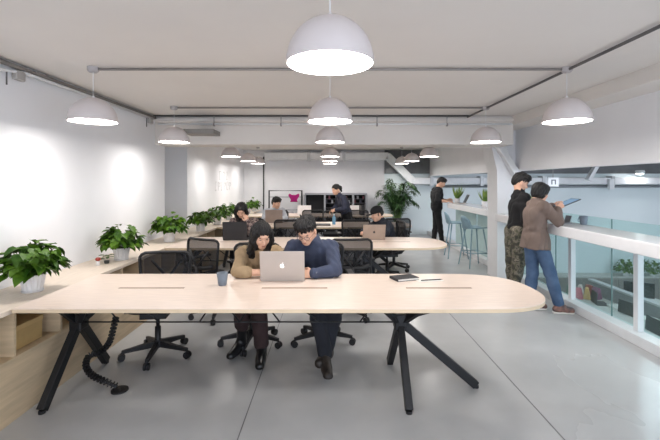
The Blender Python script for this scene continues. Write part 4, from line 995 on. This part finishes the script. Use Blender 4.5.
# man in the grey hoodie
J = dict(pelvis=(-1.22, 8.62, .56), chest=(-1.20, 8.50, .86), neck=(-1.17, 8.44, .99), head=(-1.12, 8.38, 1.105), face=(.80, -.55, -.30),
  sho_r=(-1.33, 8.34, .93), sho_l=(-1.02, 8.56, .93), elb_r=(-1.34, 8.16, .80), wri_r=(-1.18, 8.10, .79), elb_l=(-.94, 8.36, .80), wri_l=(-.98, 8.14, .79),
  hand_r=((.6, -.6, 0), (.6, .6, 0), (0, 0, -1), .3), hand_l=((-.4, -.7, 0), (-.8, .3, 0), (0, 0, -1), .3),
  hip_r=(-1.30, 8.58, .54), hip_l=(-1.13, 8.64, .54), kne_r=(-1.25, 8.2, .53), kne_l=(-1.03, 8.25, .53), ank_r=(-1.25, 8.2, .1), ank_l=(-1.03, 8.25, .1), toe_r=(-1.22, 8.06, .04), toe_l=(-1.0, 8.1, .04))
person('seated man in a light grey hoodie looking towards the shelving', J,
  dict(s=.98, h=.009, hair='short', top=C_grey, legs=C_dark, shoe=C_boot, top_name='hoodie', thick=1.14, collar=True))
# leaning woman
J = dict(pelvis=(.36, 8.72, .86), chest=(.28, 8.68, 1.10), neck=(.20, 8.64, 1.27), head=(.125, 8.60, 1.385), face=(-.78, -.58, -.22),
  sho_r=(.20, 8.84, 1.20), sho_l=(.29, 8.50, 1.20), elb_r=(.14, 8.80, 1.02), wri_r=(.06, 8.72, .95), elb_l=(.31, 8.43, .99), wri_l=(.14, 8.52, .955),
  hand_r=((-.7, -.3, -.5), (0, -.8, .3), (0, 0, -1), .8), hand_l=((-.9, .2, -.2), (0, .6, .7), (0, .3, -1), .9),
  hip_r=(.35, 8.80, .84), hip_l=(.38, 8.62, .84), kne_r=(.36, 8.82, .46), kne_l=(.38, 8.62, .46), ank_r=(.38, 8.84, .1), ank_l=(.40, 8.64, .1), toe_r=(.26, 8.78, .04), toe_l=(.28, 8.58, .04))
person('standing woman in a dark blue jacket with tied-back hair, leaning over a chair', J,
  dict(s=.95, h=.009, hair='bun', top=mat('dark_blue_jacket', (44, 48, 66), .85, var=.1), legs=C_black, shoe=C_boot, top_name='jacket', thick=1.12, leg_r=(.10, .08, .07), collar=True))
# man in the cap
J = dict(pelvis=(.93, 6.42, .56), chest=(.86, 6.30, .84), neck=(.80, 6.24, .95), head=(.725, 6.20, 1.055), face=(-.88, -.30, -.30),
  sho_r=(.77, 6.42, .90), sho_l=(.88, 6.10, .90), elb_r=(.58, 6.32, .80), wri_r=(.50, 6.10, .79), elb_l=(.82, 5.90, .80), wri_l=(.63, 5.83, .79),
  hand_r=((-.1, -.9, 0), (.9, 0, .1), (0, 0, -1), .3), hand_l=((-1, -.1, 0), (0, .9, .1), (0, 0, -1), .3),
  hip_r=(.87, 6.50, .54), hip_l=(.93, 6.32, .54), kne_r=(.56, 6.36, .53), kne_l=(.60, 6.12, .53), ank_r=(.60, 6.3, .1), ank_l=(.64, 6.1, .1), toe_r=(.47, 6.26, .04), toe_l=(.50, 6.06, .04))
person('seated man in a black cap and dark shirt, facing sideways', J,
  dict(s=.98, h=.0075, hair='cap', cap=mat('cap_black', (22, 22, 24), .9), top=mat('charcoal_shirt', (38, 42, 52), .9, var=.08), legs=C_dark, shoe=C_boot, top_name='shirt', thick=1.1, collar=True))
# tablet held by the standing woman
tb = thing('tablet', 'dark-edged tablet held up by the woman in the cardigan', 'tablet', (2.83, 4.79, 1.30), 0)
ty = Vector((.21, 0, .085)).normalized(); tx = Vector((.10, -1, .02)); tx = (tx - ty * tx.dot(ty)).normalized(); tz = tx.cross(ty); 
if tz.z < 0: tz = -tz
TR = Matrix((tx, ty, tz)).transposed()
q = MB(); q.box((0, 0, 0), (.19, .26, .009), TR); q.build('case', M_plast, tb, bevel=.002)
q = MB(); q.box(tz * .0052, (.165, .235, .001), TR); q.build('screen', emit('tablet_screen', (120, 146, 170), .55), tb)
for o in CH0B: o.location.z = -.04
# ------------------------------------------------------------------ camera, world
w = bpy.data.worlds.new('world'); bpy.context.scene.world = w; w.use_nodes = True
w.node_tree.nodes['Background'].inputs[0].default_value = (*lin((226, 234, 248)), 1); w.node_tree.nodes['Background'].inputs[1].default_value = 1.5
cd = bpy.data.cameras.new('camera'); cam = bpy.data.objects.new('camera', cd); C.objects.link(cam)
cam.location = (0, 0, CAMZ); cam.rotation_euler = (PI / 2, 0, 0)
cd.sensor_width = 36; cd.lens = FPX / 660 * 36; cd.shift_y = -(220 - HY) / 660; cd.clip_start = .05
sc = bpy.context.scene; sc.camera = cam
sc.view_settings.view_transform = 'Standard'; sc.view_settings.look = 'None'; sc.view_settings.gamma = 1; sc.view_settings.use_curve_mapping = False
sc.view_settings.exposure = 1.25
sc.cycles.use_denoising = True; sc.cycles.max_bounces = 8; sc.cycles.transparent_max_bounces = 16; sc.cycles.sample_clamp_indirect = 4
